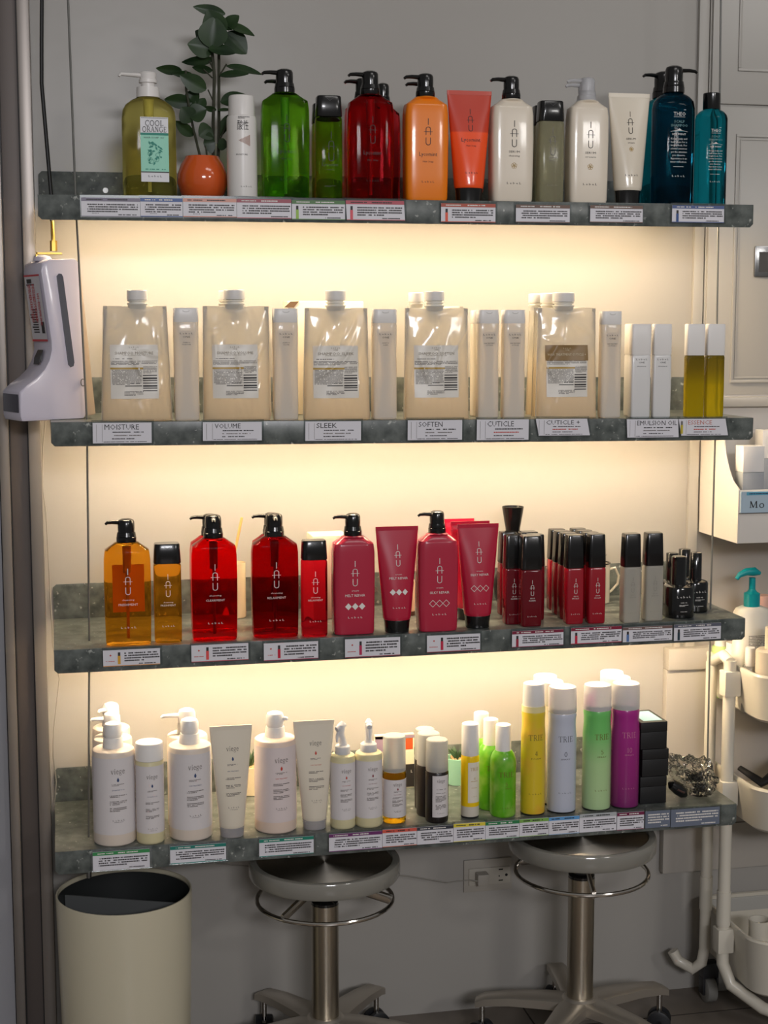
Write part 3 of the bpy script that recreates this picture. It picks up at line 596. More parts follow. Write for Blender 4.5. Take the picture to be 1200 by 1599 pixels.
# potted plant
def plant():
    loc, w, h = fit(0, 278, 357, 245, .05, 1, 0)
    pot = mat('glazed orange pot', (214, 92, 40), .15, coat=.6)
    t = thing('potted_plant', 'round glossy orange pot holding a dark green leafy plant', 'plant', None, loc)
    a = w/2; rings = [(0, a*.55, a*.55, 2), (.002, a*.66, a*.66, 2), (h*.15, a*.86, a*.86, 2), (h*.4, a, a, 2), (h*.6, a*.985, a*.985, 2), (h*.82, a*.85, a*.85, 2), (h*.95, a*.70, a*.70, 2), (h, a*.66, a*.66, 2)]
    po = obj('pot', MB().loft(rings+[(h-.001, a*.62, a*.62, 2), (h*.86, a*.62, a*.62, 2)], 48), pot, t)
    obj('soil', MB().loft([(h*.86, a*.6, a*.6, 2), (h*.90, a*.6, a*.6, 2)], 24), mat('dark soil', (40, 30, 24), .9), t)
    leafm = mat('dark green leaf', (30, 50, 28), .38, spec=.4); add_tone(leafm, (26, 44, 26), (46, 68, 36), 18)
    stem_m = mat('brown green stem', (50, 52, 36), .6)
    Y = loc[1]
    def L(px, py, dy=0): q = P(px, py, 1, Y+dy); return q-Vector(loc)
    stems = [([(333, 250), (333, 190), (335, 120), (331, 75), (333, 40)], .0028, 0), ([(341, 250), (342, 200), (342, 130), (342, 80), (350, 50), (352, 35)], .0026, .006), ([(314, 250), (303, 205), (296, 170), (291, 140), (290, 110)], .0022, -.004), ([(324, 250), (322, 232), (320, 228)], .0016, -.008), ([(340, 225), (352, 200), (356, 190)], .0014, 0), ([(334, 160), (325, 140)], .0012, 0), ([(302, 210), (290, 200), (284, 196)], .0012, 0), ([(334, 110), (327, 95)], .0014, 0), ([(343, 118), (354, 100)], .0014, .004), ([(332, 122), (318, 108)], .0013, .004)]
    for pts, r, dy in stems:
        obj('stem', MB().tube([L(px, py, dy) for px, py in pts], r, 8), stem_m, t)
    # leaf: base px, tip px, width px, depth offset base/tip, lean (how far the blade turns edge on)
    leaves = [((352, 22), (303, 10), 13, 0, -.01, .2), ((343, 60), (326, 16), 30, -.004, -.022, .15), ((330, 66), (304, 48), 16, 0, .01, .5), ((330, 75), (336, 26), 34, -.01, -.02, .1),
              ((354, 38), (398, 52), 15, .004, -.01, .6), ((351, 45), (372, 24), 16, .004, -.012, .2), ((352, 52), (386, 82), 28, .008, .0, .1), ((334, 78), (294, 68), 25, -.004, -.01, .1),
              ((326, 76), (368, 80), 17, -.014, -.02, .5), ((334, 92), (284, 99), 12, 0, .01, .6), ((354, 103), (410, 112), 13, .004, -.005, .6), ((343, 118), (387, 112), 12, .0, -.02, .6),
              ((345, 160), (394, 150), 22, .004, .018, .4), ((322, 140), (282, 118), 20, -.01, -.02, .3), ((284, 110), (245, 108), 12, .0, -.01, .6), ((300, 116), (270, 116), 8, .0, -.01, .5), ((332, 110), (300, 106), 10, .004, .01, .6),
              ((300, 160), (257, 156), 17, .0, .0, .4), ((292, 168), (308, 138), 18, .004, .0, .3), ((300, 190), (284, 168), 22, -.01, -.02, .1), ((296, 182), (322, 170), 22, -.012, -.02, .1), ((308, 172), (320, 152), 14, -.006, .0, .3), ((338, 172), (318, 168), 7, .0, -.01, .6), ((340, 172), (362, 170), 6, .0, -.01, .7),
              ((302, 212), (274, 190), 14, .0, -.01, .5), ((330, 200), (312, 212), 22, -.008, -.016, .1), ((336, 222), (318, 224), 24, -.01, -.01, .2), ((340, 226), (356, 226), 16, -.004, -.01, .3), ((344, 212), (356, 178), 12, .006, .0, .5)]
    for (b, tp, wd, d0, d1, lean) in leaves:
        A = L(b[0], b[1], d0); B = L(tp[0], tp[1], d1); ax = B-A; ln = ax.length; ax.normalize()
        view = Vector((0.05, -1, .1)).normalized(); side = ax.cross(view).normalized(); nrm = side.cross(ax).normalized()
        side = (side*math.cos(lean)+nrm*math.sin(lean)).normalized(); nrm = side.cross(ax).normalized()
        hw_ = wd*.00150/2; NU, NV = 10, 4; vs = []
        for i in range(NU+1):
            u = i/NU; prof = (math.sin(math.pi*min(1, u*.98+.01)**.85))**.75
            for j in range(-NV, NV+1):
                v = j/NV; q = A+ax*(ln*u)+side*(hw_*prof*v)+nrm*((abs(v)*.18*hw_*prof)-(u*u)*ln*.10); vs.append(q)
        n_ = 2*NV+1; fs = [(i*n_+j, i*n_+j+1, (i+1)*n_+j+1, (i+1)*n_+j) for i in range(NU) for j in range(n_-1)]
        m_ = MB().add(vs, fs); k = len(m_.v); m_.add([Vector(q)-nrm*.0006 for q in vs], [tuple(reversed(f)) for f in fs])
        rim = [j for j in range(n_)]+[i*n_+n_-1 for i in range(1, NU+1)]+[NU*n_+j for j in range(n_-2, -1, -1)]+[i*n_ for i in range(NU-1, 0, -1)]
        m_.f += [(rim[i], rim[(i+1) % len(rim)], rim[(i+1) % len(rim)]+k, rim[i]+k) for i in range(len(rim))]
        obj('leaf', m_, leafm, t, smooth=50)
plant()

# ================================================================== second shelf
G2 = 'refill pouches on the second shelf'; G2b = 'slim white bottles on the second shelf'
film_m = mat('milky pouch film', (226, 212, 188), .16, coat=.7, trans=.22, ior=1.3, sub=0)
levels(film_m, [(0, (226, 208, 180)), (.055, (230, 214, 190)), (.105, (228, 218, 200)), (.13, (208, 206, 200)), (.19, (214, 212, 208))])
add_bump(film_m, 26, .55, .010, 2, (1, 1, .55))
def translucent(m, fac, rgb):
    N, L, b = nodes(m); out = N['Material Output']; t = N.new('ShaderNodeBsdfTranslucent'); t.inputs[0].default_value = lin(rgb); mx = N.new('ShaderNodeMixShader'); mx.inputs[0].default_value = fac
    L.new(b.outputs[0], mx.inputs[1]); L.new(t.outputs[0], mx.inputs[2]); L.new(mx.outputs[0], out.inputs[0])
translucent(film_m, .30, (250, 240, 216))
seal_m = mat('pouch side seal', (214, 206, 192), .18, coat=.6, trans=.35, ior=1.3)
plabel = mat('pouch label print', (222, 216, 206), .35)
def pouch(pt_l, pt_r, pb_l, pb_r, ytop, base, cap_l, cap_r, ycap, label, words, gold=False, front=True):
    loc, w, h = fit(1, pb_l, pb_r, ytop, base, .34, .4)
    wt = w*(pt_r-pt_l)/(pb_r-pb_l)
    t = thing('refill_pouch', label, 'pouch', G2, loc)
    rings = []
    for q, ww, dd, p in ((0, 1.0, .30, 3.6), (.012, 1.0, .335, 3.6), (.10, .99, .34, 3.2), (.25, .985, .33, 2.8), (.42, .965, .29, 2.6), (.58, .95, .235, 2.4), (.72, .935, .185, 2.3), (.84, .92, .135, 2.2), (.93, .90, .09, 2.1), (.975, .885, .05, 2.2), (.993, .87, .022, 2.6), (1, .84, .010, 3)):
        tw = w*(1-q)+wt*q
        rings.append((h*q, tw/2*.985, w*dd/2, p))
    fine = []
    for a, b in zip(rings[:-1], rings[1:]):
        k = max(1, int((b[0]-a[0])/(h*.018)))
        for i in range(k): fine.append(tuple(a[j]+(b[j]-a[j])*i/k for j in range(4)))
    mb = MB().loft(fine+[rings[-1]], 120); rnd = random.Random(int(pb_l))
    ph = [rnd.uniform(0, 6) for _ in range(6)]; xs = P((cap_l+cap_r)/2, ycap, 1, loc[1]).x-loc[0]
    def crease(x, z):
        q = z/h; e = math.sin(q*math.pi)
        g = .0
        for k in range(4):
            an = ph[k]; l = (x-w*.33*math.sin(ph[(k+2) % 6]))*math.cos(an)+(z-h*(.45+.12*k))*math.sin(an); m = -(x-w*.33*math.sin(ph[(k+2) % 6]))*math.sin(an)+(z-h*(.45+.12*k))*math.cos(an)
            g += .0026*math.exp(-(l/.004)**2-(m/.024)**2)
        q2 = max(0, (q-.62)/.38); sx = math.exp(-((x-xs)/(w*.15))**2)
        return e*(.0018*math.sin(38*x+30*z+ph[0])*math.sin(24*z+ph[1])+.0010*math.sin(110*x-60*z+ph[2]))+g*min(1, 3*e)+.0045*sx*math.sin(min(1, q2*1.6)*1.57)*(1 if q < .97 else (1-q)/.03)
    mb.v = [(x, y-(crease(x, z) if y < 0 else 0), z) for x, y, z in mb.v]
    obj('body', mb, film_m, t, smooth=60)
    fr_ = lambda x, z: front_y(rings, x, z)-crease(x, z)
    m_ = MB()
    for sgn in (-1, 1):      # flat welded side seams
        vs = []
        for k in range(11):
            q = k/10; tw = (w*(1-q)+wt*q)/2
            for u, yy in ((-.006, -.0016), (.0012, -.0009), (.0012, .0009), (-.006, .0016)):
                vs.append((sgn*(tw*.985+u), yy-(w*.34/2*.72*(1-q)**1.4 if 0 else 0), h*q*.992+.001))
        obj('side_seal', MB().add(vs, [(a*4+i, a*4+(i+1) % 4, a*4+4+(i+1) % 4, a*4+4+i) for a in range(10) for i in range(4)]+[(3, 2, 1, 0), (40, 41, 42, 43)]), seal_m, t)
    zc = P((cap_l+cap_r)/2, ycap, 1, loc[1]).z-loc[2]; cw = (P(cap_r, ycap, 1, loc[1])-P(cap_l, ycap, 1, loc[1])).x/2
    xo = P((cap_l+cap_r)/2, ycap, 1, loc[1]).x-loc[0]
    sp = MB().loft([(h*.86, cw*.30, .002, 2.4, xo, 0), (h*.93, cw*.6, .004, 2.4, xo, 0), (h-.006, cw*.9, .006, 2.4, xo, 0), (h+.001, cw*.9, cw*.9, 2, xo, 0), (h+.003, cw*1.0, cw*1.0, 2, xo, 0), (h+.0045, cw*1.0, cw*1.0, 2, xo, 0), (h+.005, cw*.8, cw*.8, 2, xo, 0), (h+.0075, cw*.8, cw*.8, 2, xo, 0), (h+.008, cw*.96, cw*.96, 2, xo, 0), (h+.0095, cw*.96, cw*.96, 2, xo, 0), (h+.010, cw*.8, cw*.8, 2, xo, 0), (zc-.016, cw*.8, cw*.8, 2, xo, 0)], 36)
    obj('spout', sp, mat('milky spout', (226, 222, 212), .35), t)
    cp = obj('screw_cap', MB().loft([(zc-.0165, cw*.98, cw*.98, 2, xo, 0), (zc-.0155, cw, cw, 2, xo, 0), (zc-.001, cw*.985, cw*.985, 2, xo, 0), (zc, cw*.93, cw*.93, 2, xo, 0)], 40), white_p, t)
    if not front: return t
    x0, x1, z0, z1 = -w*.365, w*.305, h*.195, h*.665
    mm = MB(); nx, nz = 44, 44; vs = [(x0+(x1-x0)*i/nx, z0+(z1-z0)*j/nz) for j in range(nz+1) for i in range(nx+1)]
    mm.add([(x, fr_(x, z)-.0010, z) for x, z in vs], [(j*(nx+1)+i, j*(nx+1)+i+1, (j+1)*(nx+1)+i+1, (j+1)*(nx+1)+i) for j in range(nz) for i in range(nx)])
    obj('printed_panel', mm, plabel, t, smooth=0)
    def pr(items, m__, nm, off=.0014):
        V, Fc = flat(items); me = bpy.data.meshes.new(nm); me.from_pydata([(x, fr_(x, z)-off, z) for x, z in V], [], Fc); me.materials.append(m__)
        o = bpy.data.objects.new(nm, me); COL.objects.link(o); o.parent = t
    X = lambda q: x0+(x1-x0)*q; Z = lambda q: z0+(z1-z0)*q; W_ = x1-x0
    ttl = words
    head = [('t', 'L e b e L', X(.5), Z(.955), .0026, W_*.20), ('t', 'ONE', X(.5), Z(.915), .0024, W_*.10), ('t', ttl, X(.5), Z(.845), .0048, W_*.80), ('t', 'FOR PROFESSIONAL USE', X(.5), Z(.805), .0016, W_*.46)]
    if gold:
        mm = MB(); vs = [(X(-.02)+(X(1.04)-X(0))*i/40, Z(.70)+(Z(1)-Z(.7))*j/16) for j in range(17) for i in range(41)]
        mm.add([(x, fr_(x, z)-.0016, z) for x, z in vs], [(j*41+i, j*41+i+1, (j+1)*41+i+1, (j+1)*41+i) for j in range(16) for i in range(40)])
        obj('bronze_band', mm, mat('bronze band', (140, 112, 72), .35), t, smooth=0)
        pr([('t', 'L e b e L', X(.5), Z(.94), .0026, W_*.20), ('t', 'ONE', X(.5), Z(.905), .0024, W_*.10), ('t', ttl, X(.5), Z(.82), .0046, W_*.92)], mat('pale ink', (214, 200, 170), .5), 'heading', .0022)
    else: pr(head, mat('bronze grey ink', (122, 108, 86), .5), 'heading')
    pr([('m', X(.28), Z(.74), W_*.42, .0026, 1), ('m', X(.5), Z(.665), W_*.97, .0075, 4, .0010), ('m', X(.83), Z(.535), W_*.3, .012, 7, .0009), ('m', X(.34), Z(.40), W_*.62, .026, 12, .0010), ('m', X(.48), Z(.10), W_*.40, .008, 4, .0009)], grey_ink, 'fine_print')
    pr([('r', X(0), Z(.545), X(.35), Z(.58)), ('r', X(.35), Z(.545), X(.68), Z(.58))], gold_ink, 'gold_bar')
    pr([('r', X(.67), Z(.44-.047*i), X(.97), Z(.44-.047*i-.018-.012*(i % 3 == 1))) for i in range(7)]+[('r', X(.30), Z(.23), X(.65), Z(.245)), ('m', X(.52), Z(.285), W_*.22, .0028, 1, .001)], black_ink, 'barcode')
    return t
def one_bottle(pl, pr, yt, base, label, words=None, capf=.125):
    wb = mat('white slim bottle', (224, 218, 208), .3, coat=.3, trans=.12, ior=1.3)
    if 'tl' not in MATS: translucent(wb, .22, (252, 236, 205)); MATS['tl'] = wb
    its = None
    if words: its = lambda h: [('t', 'L e b e L', 0, h*.775, .0030, .022), ('t', 'ONE', 0, h*.745, .0032, .0125)]+[('t', q, 0, h*(.695-.018*i), .0020, min(.019, .0018*len(q))) for i, q in enumerate(words)]
    loc, w, h = fit(1, pl, pr, yt, base, .62)
    t = thing('flip_top_bottle', label, 'bottle', G2b, loc); a = w/2; r = .62; hb = h*(1-capf)
    rings = [(0, a*.88, a*.88*r, 4), (.0015, a*.96, a*.96*r, 4.5), (.004, a*.985, a*.985*r, 5), (h*.3, a*.985, a*.97*r, 4.2), (h*.55, a*.985, a*.97*r, 3.6), (h*.75, a, a*r, 4), (hb-.001, a, a*r, 4), (hb, a*.98, a*.98*r, 4)]
    obj('body', MB().loft(rings, 44), wb, t)
    # raised front facet narrowing to the waist
    V = []
    for q, x in ((.02, .55), (.3, .36), (.5, .30), (.66, .42), (.8, .75)): V.append((h*q, a*x))
    m_ = MB(); vs = []
    for z, x in V: vs += [(-x, front_y(rings, x, z)-.0002, z), (0, front_y(rings, 0, z)-.0007, z), (x, front_y(rings, x, z)-.0002, z)]
    m_.add(vs, [f for j in range(4) for f in ((j*3, j*3+1, j*3+4, j*3+3), (j*3+1, j*3+2, j*3+5, j*3+4))]); obj('front_facet', m_, wb, t, smooth=60)
    cr = [(hb, a*.97, a*.97*r, 4), (hb+.001, a, a*r, 4), (h-.0015, a*.985, a*.985*r, 4), (h, a*.95, a*.95*r, 4)]
    c = obj('cap', MB().loft(cr, 44), white_p, t); prints(c, cr, [('l', arc(0, h-.0045, a*.26, .0022, 180, 360, 8), .0007)], mat('cap dimple', (170, 166, 160), .5), 'lid_notch')
    if its: prints(t, rings, its(h), grey_ink if 0 else mat('soft black ink', (66, 62, 60), .5), off=.0011)
    return t
tag(obj('storage_box', MB(), white_p), 'x', 'x'); bpy.data.objects.remove(bpy.data.objects['storage_box'])
def long_box():
    a = P(447, 470, 1, .20); b_ = P(566, 470, 1, .20); z0 = zs(1, .5)+.0003; z1 = a.z
    t = thing('carton', 'white cardboard carton lying behind the third pouch', 'box', None, ((a.x+b_.x)/2, .215, z0)); hw_ = (b_.x-a.x)/2; hh = z1-z0
    obj('sleeve', MB().box(-hw_, hw_, -.03, .03, 0, hh), mat('white carton', (220, 208, 186), .5), t, bevel=.003)
    obj('open_end', MB().prism([(-hw_-.006, hh-.012), (-hw_+.006, hh-.001), (-hw_+.022, hh-.0005), (-hw_+.012, hh-.012)], -.0315, -.0302), mat('carton opening', (96, 72, 50), .7), t)
long_box()
pouch(634, 723, 632, 728, 478, .12, 638, 662, 457, 'hindmost pouch whose cap shows left of the fourth pouch', '', front=False)
pouch(354, 420, 352, 424, 478, .12, 341, 366, 454, 'refill pouch behind the second front pouch', '', front=False)
pouch(830, 915, 829, 919, 480, .075, 845, 872, 458, 'refill pouch directly behind the one with the bronze band', '', front=False)
pouch(824, 905, 820, 910, 480, .135, 826, 848, 459, 'rearmost refill pouch behind the one with the bronze band', '', front=False)
pouch(167, 266, 157, 269, 478, .012, 198, 230, 453, 'cream refill pouch at the left end of the second shelf, printed MOISTURE', 'SHAMPOO MOISTURE')
pouch(315, 418, 316, 423, 478, .012, 349, 382, 452.5, 'cream refill pouch second from left, printed SHAMPOO VOLUME', 'SHAMPOO VOLUME')
pouch(472, 571, 472, 579, 481, .012, 508, 540, 454, 'cream refill pouch in the middle, printed SHAMPOO SLEEK', 'SHAMPOO SLEEK')
pouch(628, 728, 629, 734, 481, .012, 663, 694, 455, 'cream refill pouch fourth from left, printed SHAMPOO SOFTEN', 'SHAMPOO SOFTEN')
pouch(835, 928, 835, 933, 481, .012, 864, 897, 457, 'refill pouch with a bronze band on its label', 'HAIR TREATMENT CUTICLE +', gold=True)
one_bottle(271, 312, 481, .014, 'slim white bottle between the MOISTURE and VOLUME pouches', ('SHAMPOO', 'MOISTURE'))
one_bottle(425, 467, 482, .014, 'slim white bottle between the VOLUME and SLEEK pouches', ('SHAMPOO', 'VOLUME'))
one_bottle(579, 621, 483, .014, 'slim white bottle between the SLEEK and SOFTEN pouches', ('SHAMPOO', 'SLEEK'))
one_bottle(733, 770, 485, .09, 'slim white bottle tucked behind the pair right of the SOFTEN pouch')
one_bottle(742, 780, 484, .014, 'left slim white bottle of the pair between the SOFTEN and bronze band pouches', ('HAIR TREATMENT', 'CUTICLE'))
one_bottle(781, 821, 484, .014, 'right slim white bottle of the pair between the SOFTEN and bronze band pouches', ('HAIR TREATMENT', 'CUTICLE'))
one_bottle(933, 971, 486, .014, 'slim white bottle just right of the bronze band pouch', ('HAIR TREATMENT', 'CUTICLE +'))
em = mat('white emulsion bottle', (214, 212, 210), .3, coat=.3)
def em_items(h): return [('t', 'L e b e L', 0, h*.625, .0030, .021), ('t', 'ONE', 0, h*.592, .0032, .011), ('t', 'EMULSION OIL', 0, h*.55, .0020, .017)]
G2c = 'white capped square bottles at the right end of the second shelf'
flip_bottle(1, 974, 1003, 506, .07, 'square white bottle behind the front pair of emulsion bottles', G2c, em, white_p, None, None, capf=.33, r=.95, p=7, notch=False, cw=1.0, taper=1)
flip_bottle(1, 980, 1016, 506, .014, 'left one of two square all white emulsion bottles', G2c, em, white_p, black_ink, em_items, capf=.33, r=.6, p=7, notch=False, cw=1.0, taper=1)
flip_bottle(1, 1016, 1048, 506, .014, 'right one of two square all white emulsion bottles', G2c, em, white_p, black_ink, em_items, capf=.33, r=.45, p=7, notch=False, cw=1.0, taper=1)
olive = mat('olive yellow essence', (196, 172, 26), .08, trans=.55, ior=1.2)
levels(olive, [(0, (206, 184, 30)), (.06, (190, 166, 26)), (.09, (150, 128, 34)), (.12, (128, 110, 34))])
flip_bottle(1, 1067, 1100, 506, .014, 'left olive yellow essence bottle with a white cap', G2c, olive, white_p, None, None, capf=.335, r=.5, p=7, notch=False, cw=1.0, taper=1)
flip_bottle(1, 1099, 1131, 506, .014, 'right olive yellow essence bottle with a white cap', G2c, olive, white_p, None, None, capf=.335, r=.45, p=7, notch=False, cw=1.0, taper=1)
flip_bottle(1, 1072, 1098, 507, .075, 'olive yellow essence bottle behind the front pair', G2c, olive, white_p, None, None, capf=.335, r=.5, p=7, notch=False, cw=1.0, taper=1)

# ================================================================== third shelf
G3 = 'bottles on the third shelf'
amber_l = liquid('amber shampoo', (252, 172, 44)); crim_l = liquid('crimson shampoo', (240, 40, 44), .12, 1.1); dark_l = liquid('dark crimson shampoo', (204, 24, 44), .12, 1.1); pink_o = mat('raspberry cream bottle', (176, 36, 62), .26, coat=.4, sub=.0)
ptube = mat('raspberry tube', (178, 26, 56), .24, coat=.5)
def back_card(t, w, h, m_, x0=-.3, x1=.36, z0=.24, z1=.62): obj('back_label', MB().box(w*x0, w*x1, w*.26, w*.265, h*z0, h*z1), m_, t)
def box_at(s, pl, pr, yt, base): return fit(s, pl, pr, yt, base, .58)
t = iau_pump(2, 162, 237, 809.5, 1009, 'transparent amber pump bottle at the left end of the third shelf', G3, amber_l, white_ink, iau_lines('cleansing', 'FRESHMENT'), tube=mat('amber dip tube', (170, 90, 20), .4), nl=.021)
_, w_, h_ = box_at(2, 162, 237, 809.5, 1009); back_card(t, w_, h_, mat('orange back label', (206, 110, 24), .5))
flip_bottle(2, 240, 285, 848, 1004.5, 'small transparent amber bottle with black cap', G3, amber_l, black, white_ink, lambda h: [('i', 0, h*.585, h*.225), ('t', 'cleansing', 0, h*.415, .0024, .017), ('t', 'FRESHMENT', 0, h*.385, .0034, .026), ('t', L1, 0, h*.175, .0030, .021)])
iau_pump(2, 296, 362, 802, 986, 'red pump bottle directly behind the bright red front one on the third shelf', G3, crim_l, None, None, nl=.022)
iau_pump(2, 297, 372, 803, 1002, 'bright red transparent pump bottle right of the small amber bottle', G3, crim_l, white_ink, iau_lines('cleansing', 'CLEARMENT'), ang=1.5, tube=mat('crimson dip tube', (120, 10, 14), .4))
iau_pump(2, 392, 458, 800, 984, 'dark red pump bottle directly behind the front dark red one', G3, dark_l, None, None, nl=.022)
iau_pump(2, 391, 468, 801, 997, 'dark red transparent pump bottle at the front left of a small dark red bottle', G3, dark_l, white_ink, iau_lines('cleansing', 'RELAXMENT'), ang=1.5, tube=mat('crimson dip tube', (120, 10, 14), .4))
flip_bottle(2, 469, 513, 843, 995, 'small dark red bottle with black cap left of the raspberry pump bottles', G3, dark_l, black, white_ink, lambda h: [('i', 0, h*.57, h*.225), ('t', 'cleansing', 0, h*.415, .0024, .017), ('t', 'RELAXMENT', 0, h*.385, .0034, .026), ('t', L1, 0, h*.165, .0030, .021)])
melt = [('t', .370, 'cream', .0028, .013), ('t', .330, 'MELT REPAIR', .0046, .036), ('t', .148, L1, .0034, .026)]
silk = [('t', .370, 'cream', .0028, .013), ('t', .330, 'SILKY REPAIR', .0046, .036), ('t', .148, L1, .0034, .026)]
def dia(t, box, solid, zf):
    loc, w, h = fit(*box, .58); prints(t, rings_of(w, h), [('d', 0, h*zf, .0062, solid)], white_ink, 'diamond_print')
t = iau_pump(2, 516, 587, 801, 992, 'opaque raspberry pump bottle with three solid white diamonds', G3, pink_o, white_ink, melt, nl=.022); dia(t, (2, 516, 587, 801, 992), True, .238)
t, rg, w_, h_ = squeeze_tube(2, 587, 653, 822, 989, 'raspberry squeeze tube with solid white diamonds between two raspberry pump bottles', G3, ptube, black, white_ink, tub([('t', .555, 'cream', .0024, .012), ('t', .52, 'MELT REPAIR', .0042, .034), ('t', .245, L1, .0030, .023)]))
prints(t, rg, [('d', 0, h_*.39, .0056, True)], white_ink, 'diamond_print', off=.0008)
t = iau_pump(2, 648, 717, 797, 987, 'opaque raspberry pump bottle with three outlined white diamonds', G3, pink_o, white_ink, silk, nl=.022); dia(t, (2, 648, 717, 797, 987), False, .238)
squeeze_tube(2, 694, 740, 810, 955, 'red squeeze tube furthest back of three', G3, ptube, black, None, None)
squeeze_tube(2, 703, 764, 814, 969, 'red squeeze tube in the middle of three behind each other', G3, ptube, black, None, None)
t, rg, w_, h_ = squeeze_tube(2, 714, 778, 818, 982, 'front raspberry squeeze tube with three outlined white diamonds', G3, ptube, black, white_ink, tub([('t', .555, 'cream', .0024, .012), ('t', .52, 'SILKY REPAIR', .0042, .034), ('t', .245, L1, .0030, .023)]))
prints(t, rg, [('d', 0, h_*.39, .0056, False)], white_ink, 'diamond_print', off=.0008)
G3b = 'square serum bottles on the third shelf'
sleek = mat('dark red serum bottle', (112, 6, 24), .1, coat=.6, trans=.25, ior=1.3); moist = mat('red serum bottle', (150, 10, 30), .22, coat=.5); clears = mat('clear frosted serum', (196, 192, 182), .2, trans=.5, ior=1.25)
def ser_items(n):
    return lambda h: [('i', 0, h*.43, h*.17), ('t', 'SERUM', 0, h*.315, .0020, .009), ('t', n, 0, h*.29, .0026, .013), ('t', L1, 0, h*.115, .0024, .017)]
def serum(pl, pr, yt, base, label, m_, n=None, capf=.37, ink=None, r=.8):
    return flip_bottle(2, pl, pr, yt, base, label, G3b, m_, black, ink or white_ink, ser_items(n) if n else None, capf=capf, r=r, p=6, taper=.90, notch=False, cw=1.0, name='serum_bottle')
serum(776, 808, 830, 961, 'hindmost left dark red serum bottle beside the raspberry tube', sleek)
serum(806, 842, 830, 964, 'hindmost right dark red serum bottle under the vase rim', sleek)
serum(784, 816, 835, 975.5, 'front left dark red serum bottle', sleek, 'SLEEK')
serum(818, 851, 834, 969, 'dark red serum bottle at the right, second row', sleek)
serum(808, 847, 836, 979, 'front right dark red serum bottle printed SLEEK', sleek, 'SLEEK')
rows = [(('front left', 879, 912, 835, 975), ('front right', 913, 946, 833.5, 974)), (('second row left', 870, 902, 832, 967), ('second row right', 904, 936, 831, 966)), (('third row left', 861, 893, 829, 960), ('third row right', 895, 926, 828, 959)), (('back row left', 853, 884, 826, 953), ('back row right', 886, 916, 825, 952))]
for i, rw in enumerate(reversed(rows)):
    for (q, a, b, c, d) in rw: serum(a, b, c, d, q+' bright red serum bottle of the block of eight', moist, 'MOIST' if i == 3 else None)
serum(967, 1001, 833, 973, 'left clear frosted serum bottle with black cap', clears, 'SERUM', ink=grey_ink)
serum(1001, 1036, 831.5, 970, 'right clear frosted serum bottle with black cap', clears, 'SERUM', ink=grey_ink)
G3c = 'black oil bottles on the third shelf'
blk = mat('black glass', (12, 13, 15), .12, coat=.5)
def oil(pl, pr, yt, base, label, txt=True):
    loc, w, h = fit(2, pl, pr, yt, base, 1, 0); t = thing('oil_bottle', label, 'bottle', G3c, loc); a = w/2; hb = h*.53
    rings = [(0, a*.93, a*.93, 2.6), (.0015, a*.985, a*.985, 2.6), (.004, a, a, 2.6), (hb-.006, a, a, 2.6), (hb-.002, a*.94, a*.94, 2.5), (hb, a*.8, a*.8, 2.2), (hb+.0005, a*.5, a*.5, 2)]
    obj('body', MB().loft(rings, 40), blk, t)
    obj('cap', MB().loft([(hb, a*.52, a*.52, 2), (h-.0015, a*.50, a*.50, 2), (h-.0005, a*.47, a*.47, 2), (h, a*.4, a*.4, 2)], 36), blk, t)
    if txt: prints(t, rings, [('t', 'L e b e L', 0, hb*.68, .0042, .027), ('t', 'HAIR OIL', 0, hb*.5, .0024, .013), ('m', 0, hb*.41, .018, .0034, 2, .0009), ('m', 0, hb*.22, .014, .0014, 1, .0009)], white_ink)
oil(1050, 1084, 857, 948, 'black oil bottle furthest back of four', False)
oil(1030, 1066, 863, 958, 'black oil bottle at the rear left, half hidden by a frosted serum bottle', False)
oil(1067, 1102, 862.5, 958, 'black oil bottle at the right of the group')
oil(1037, 1080, 868.5, 967, 'black oil bottle at the very front of the group')
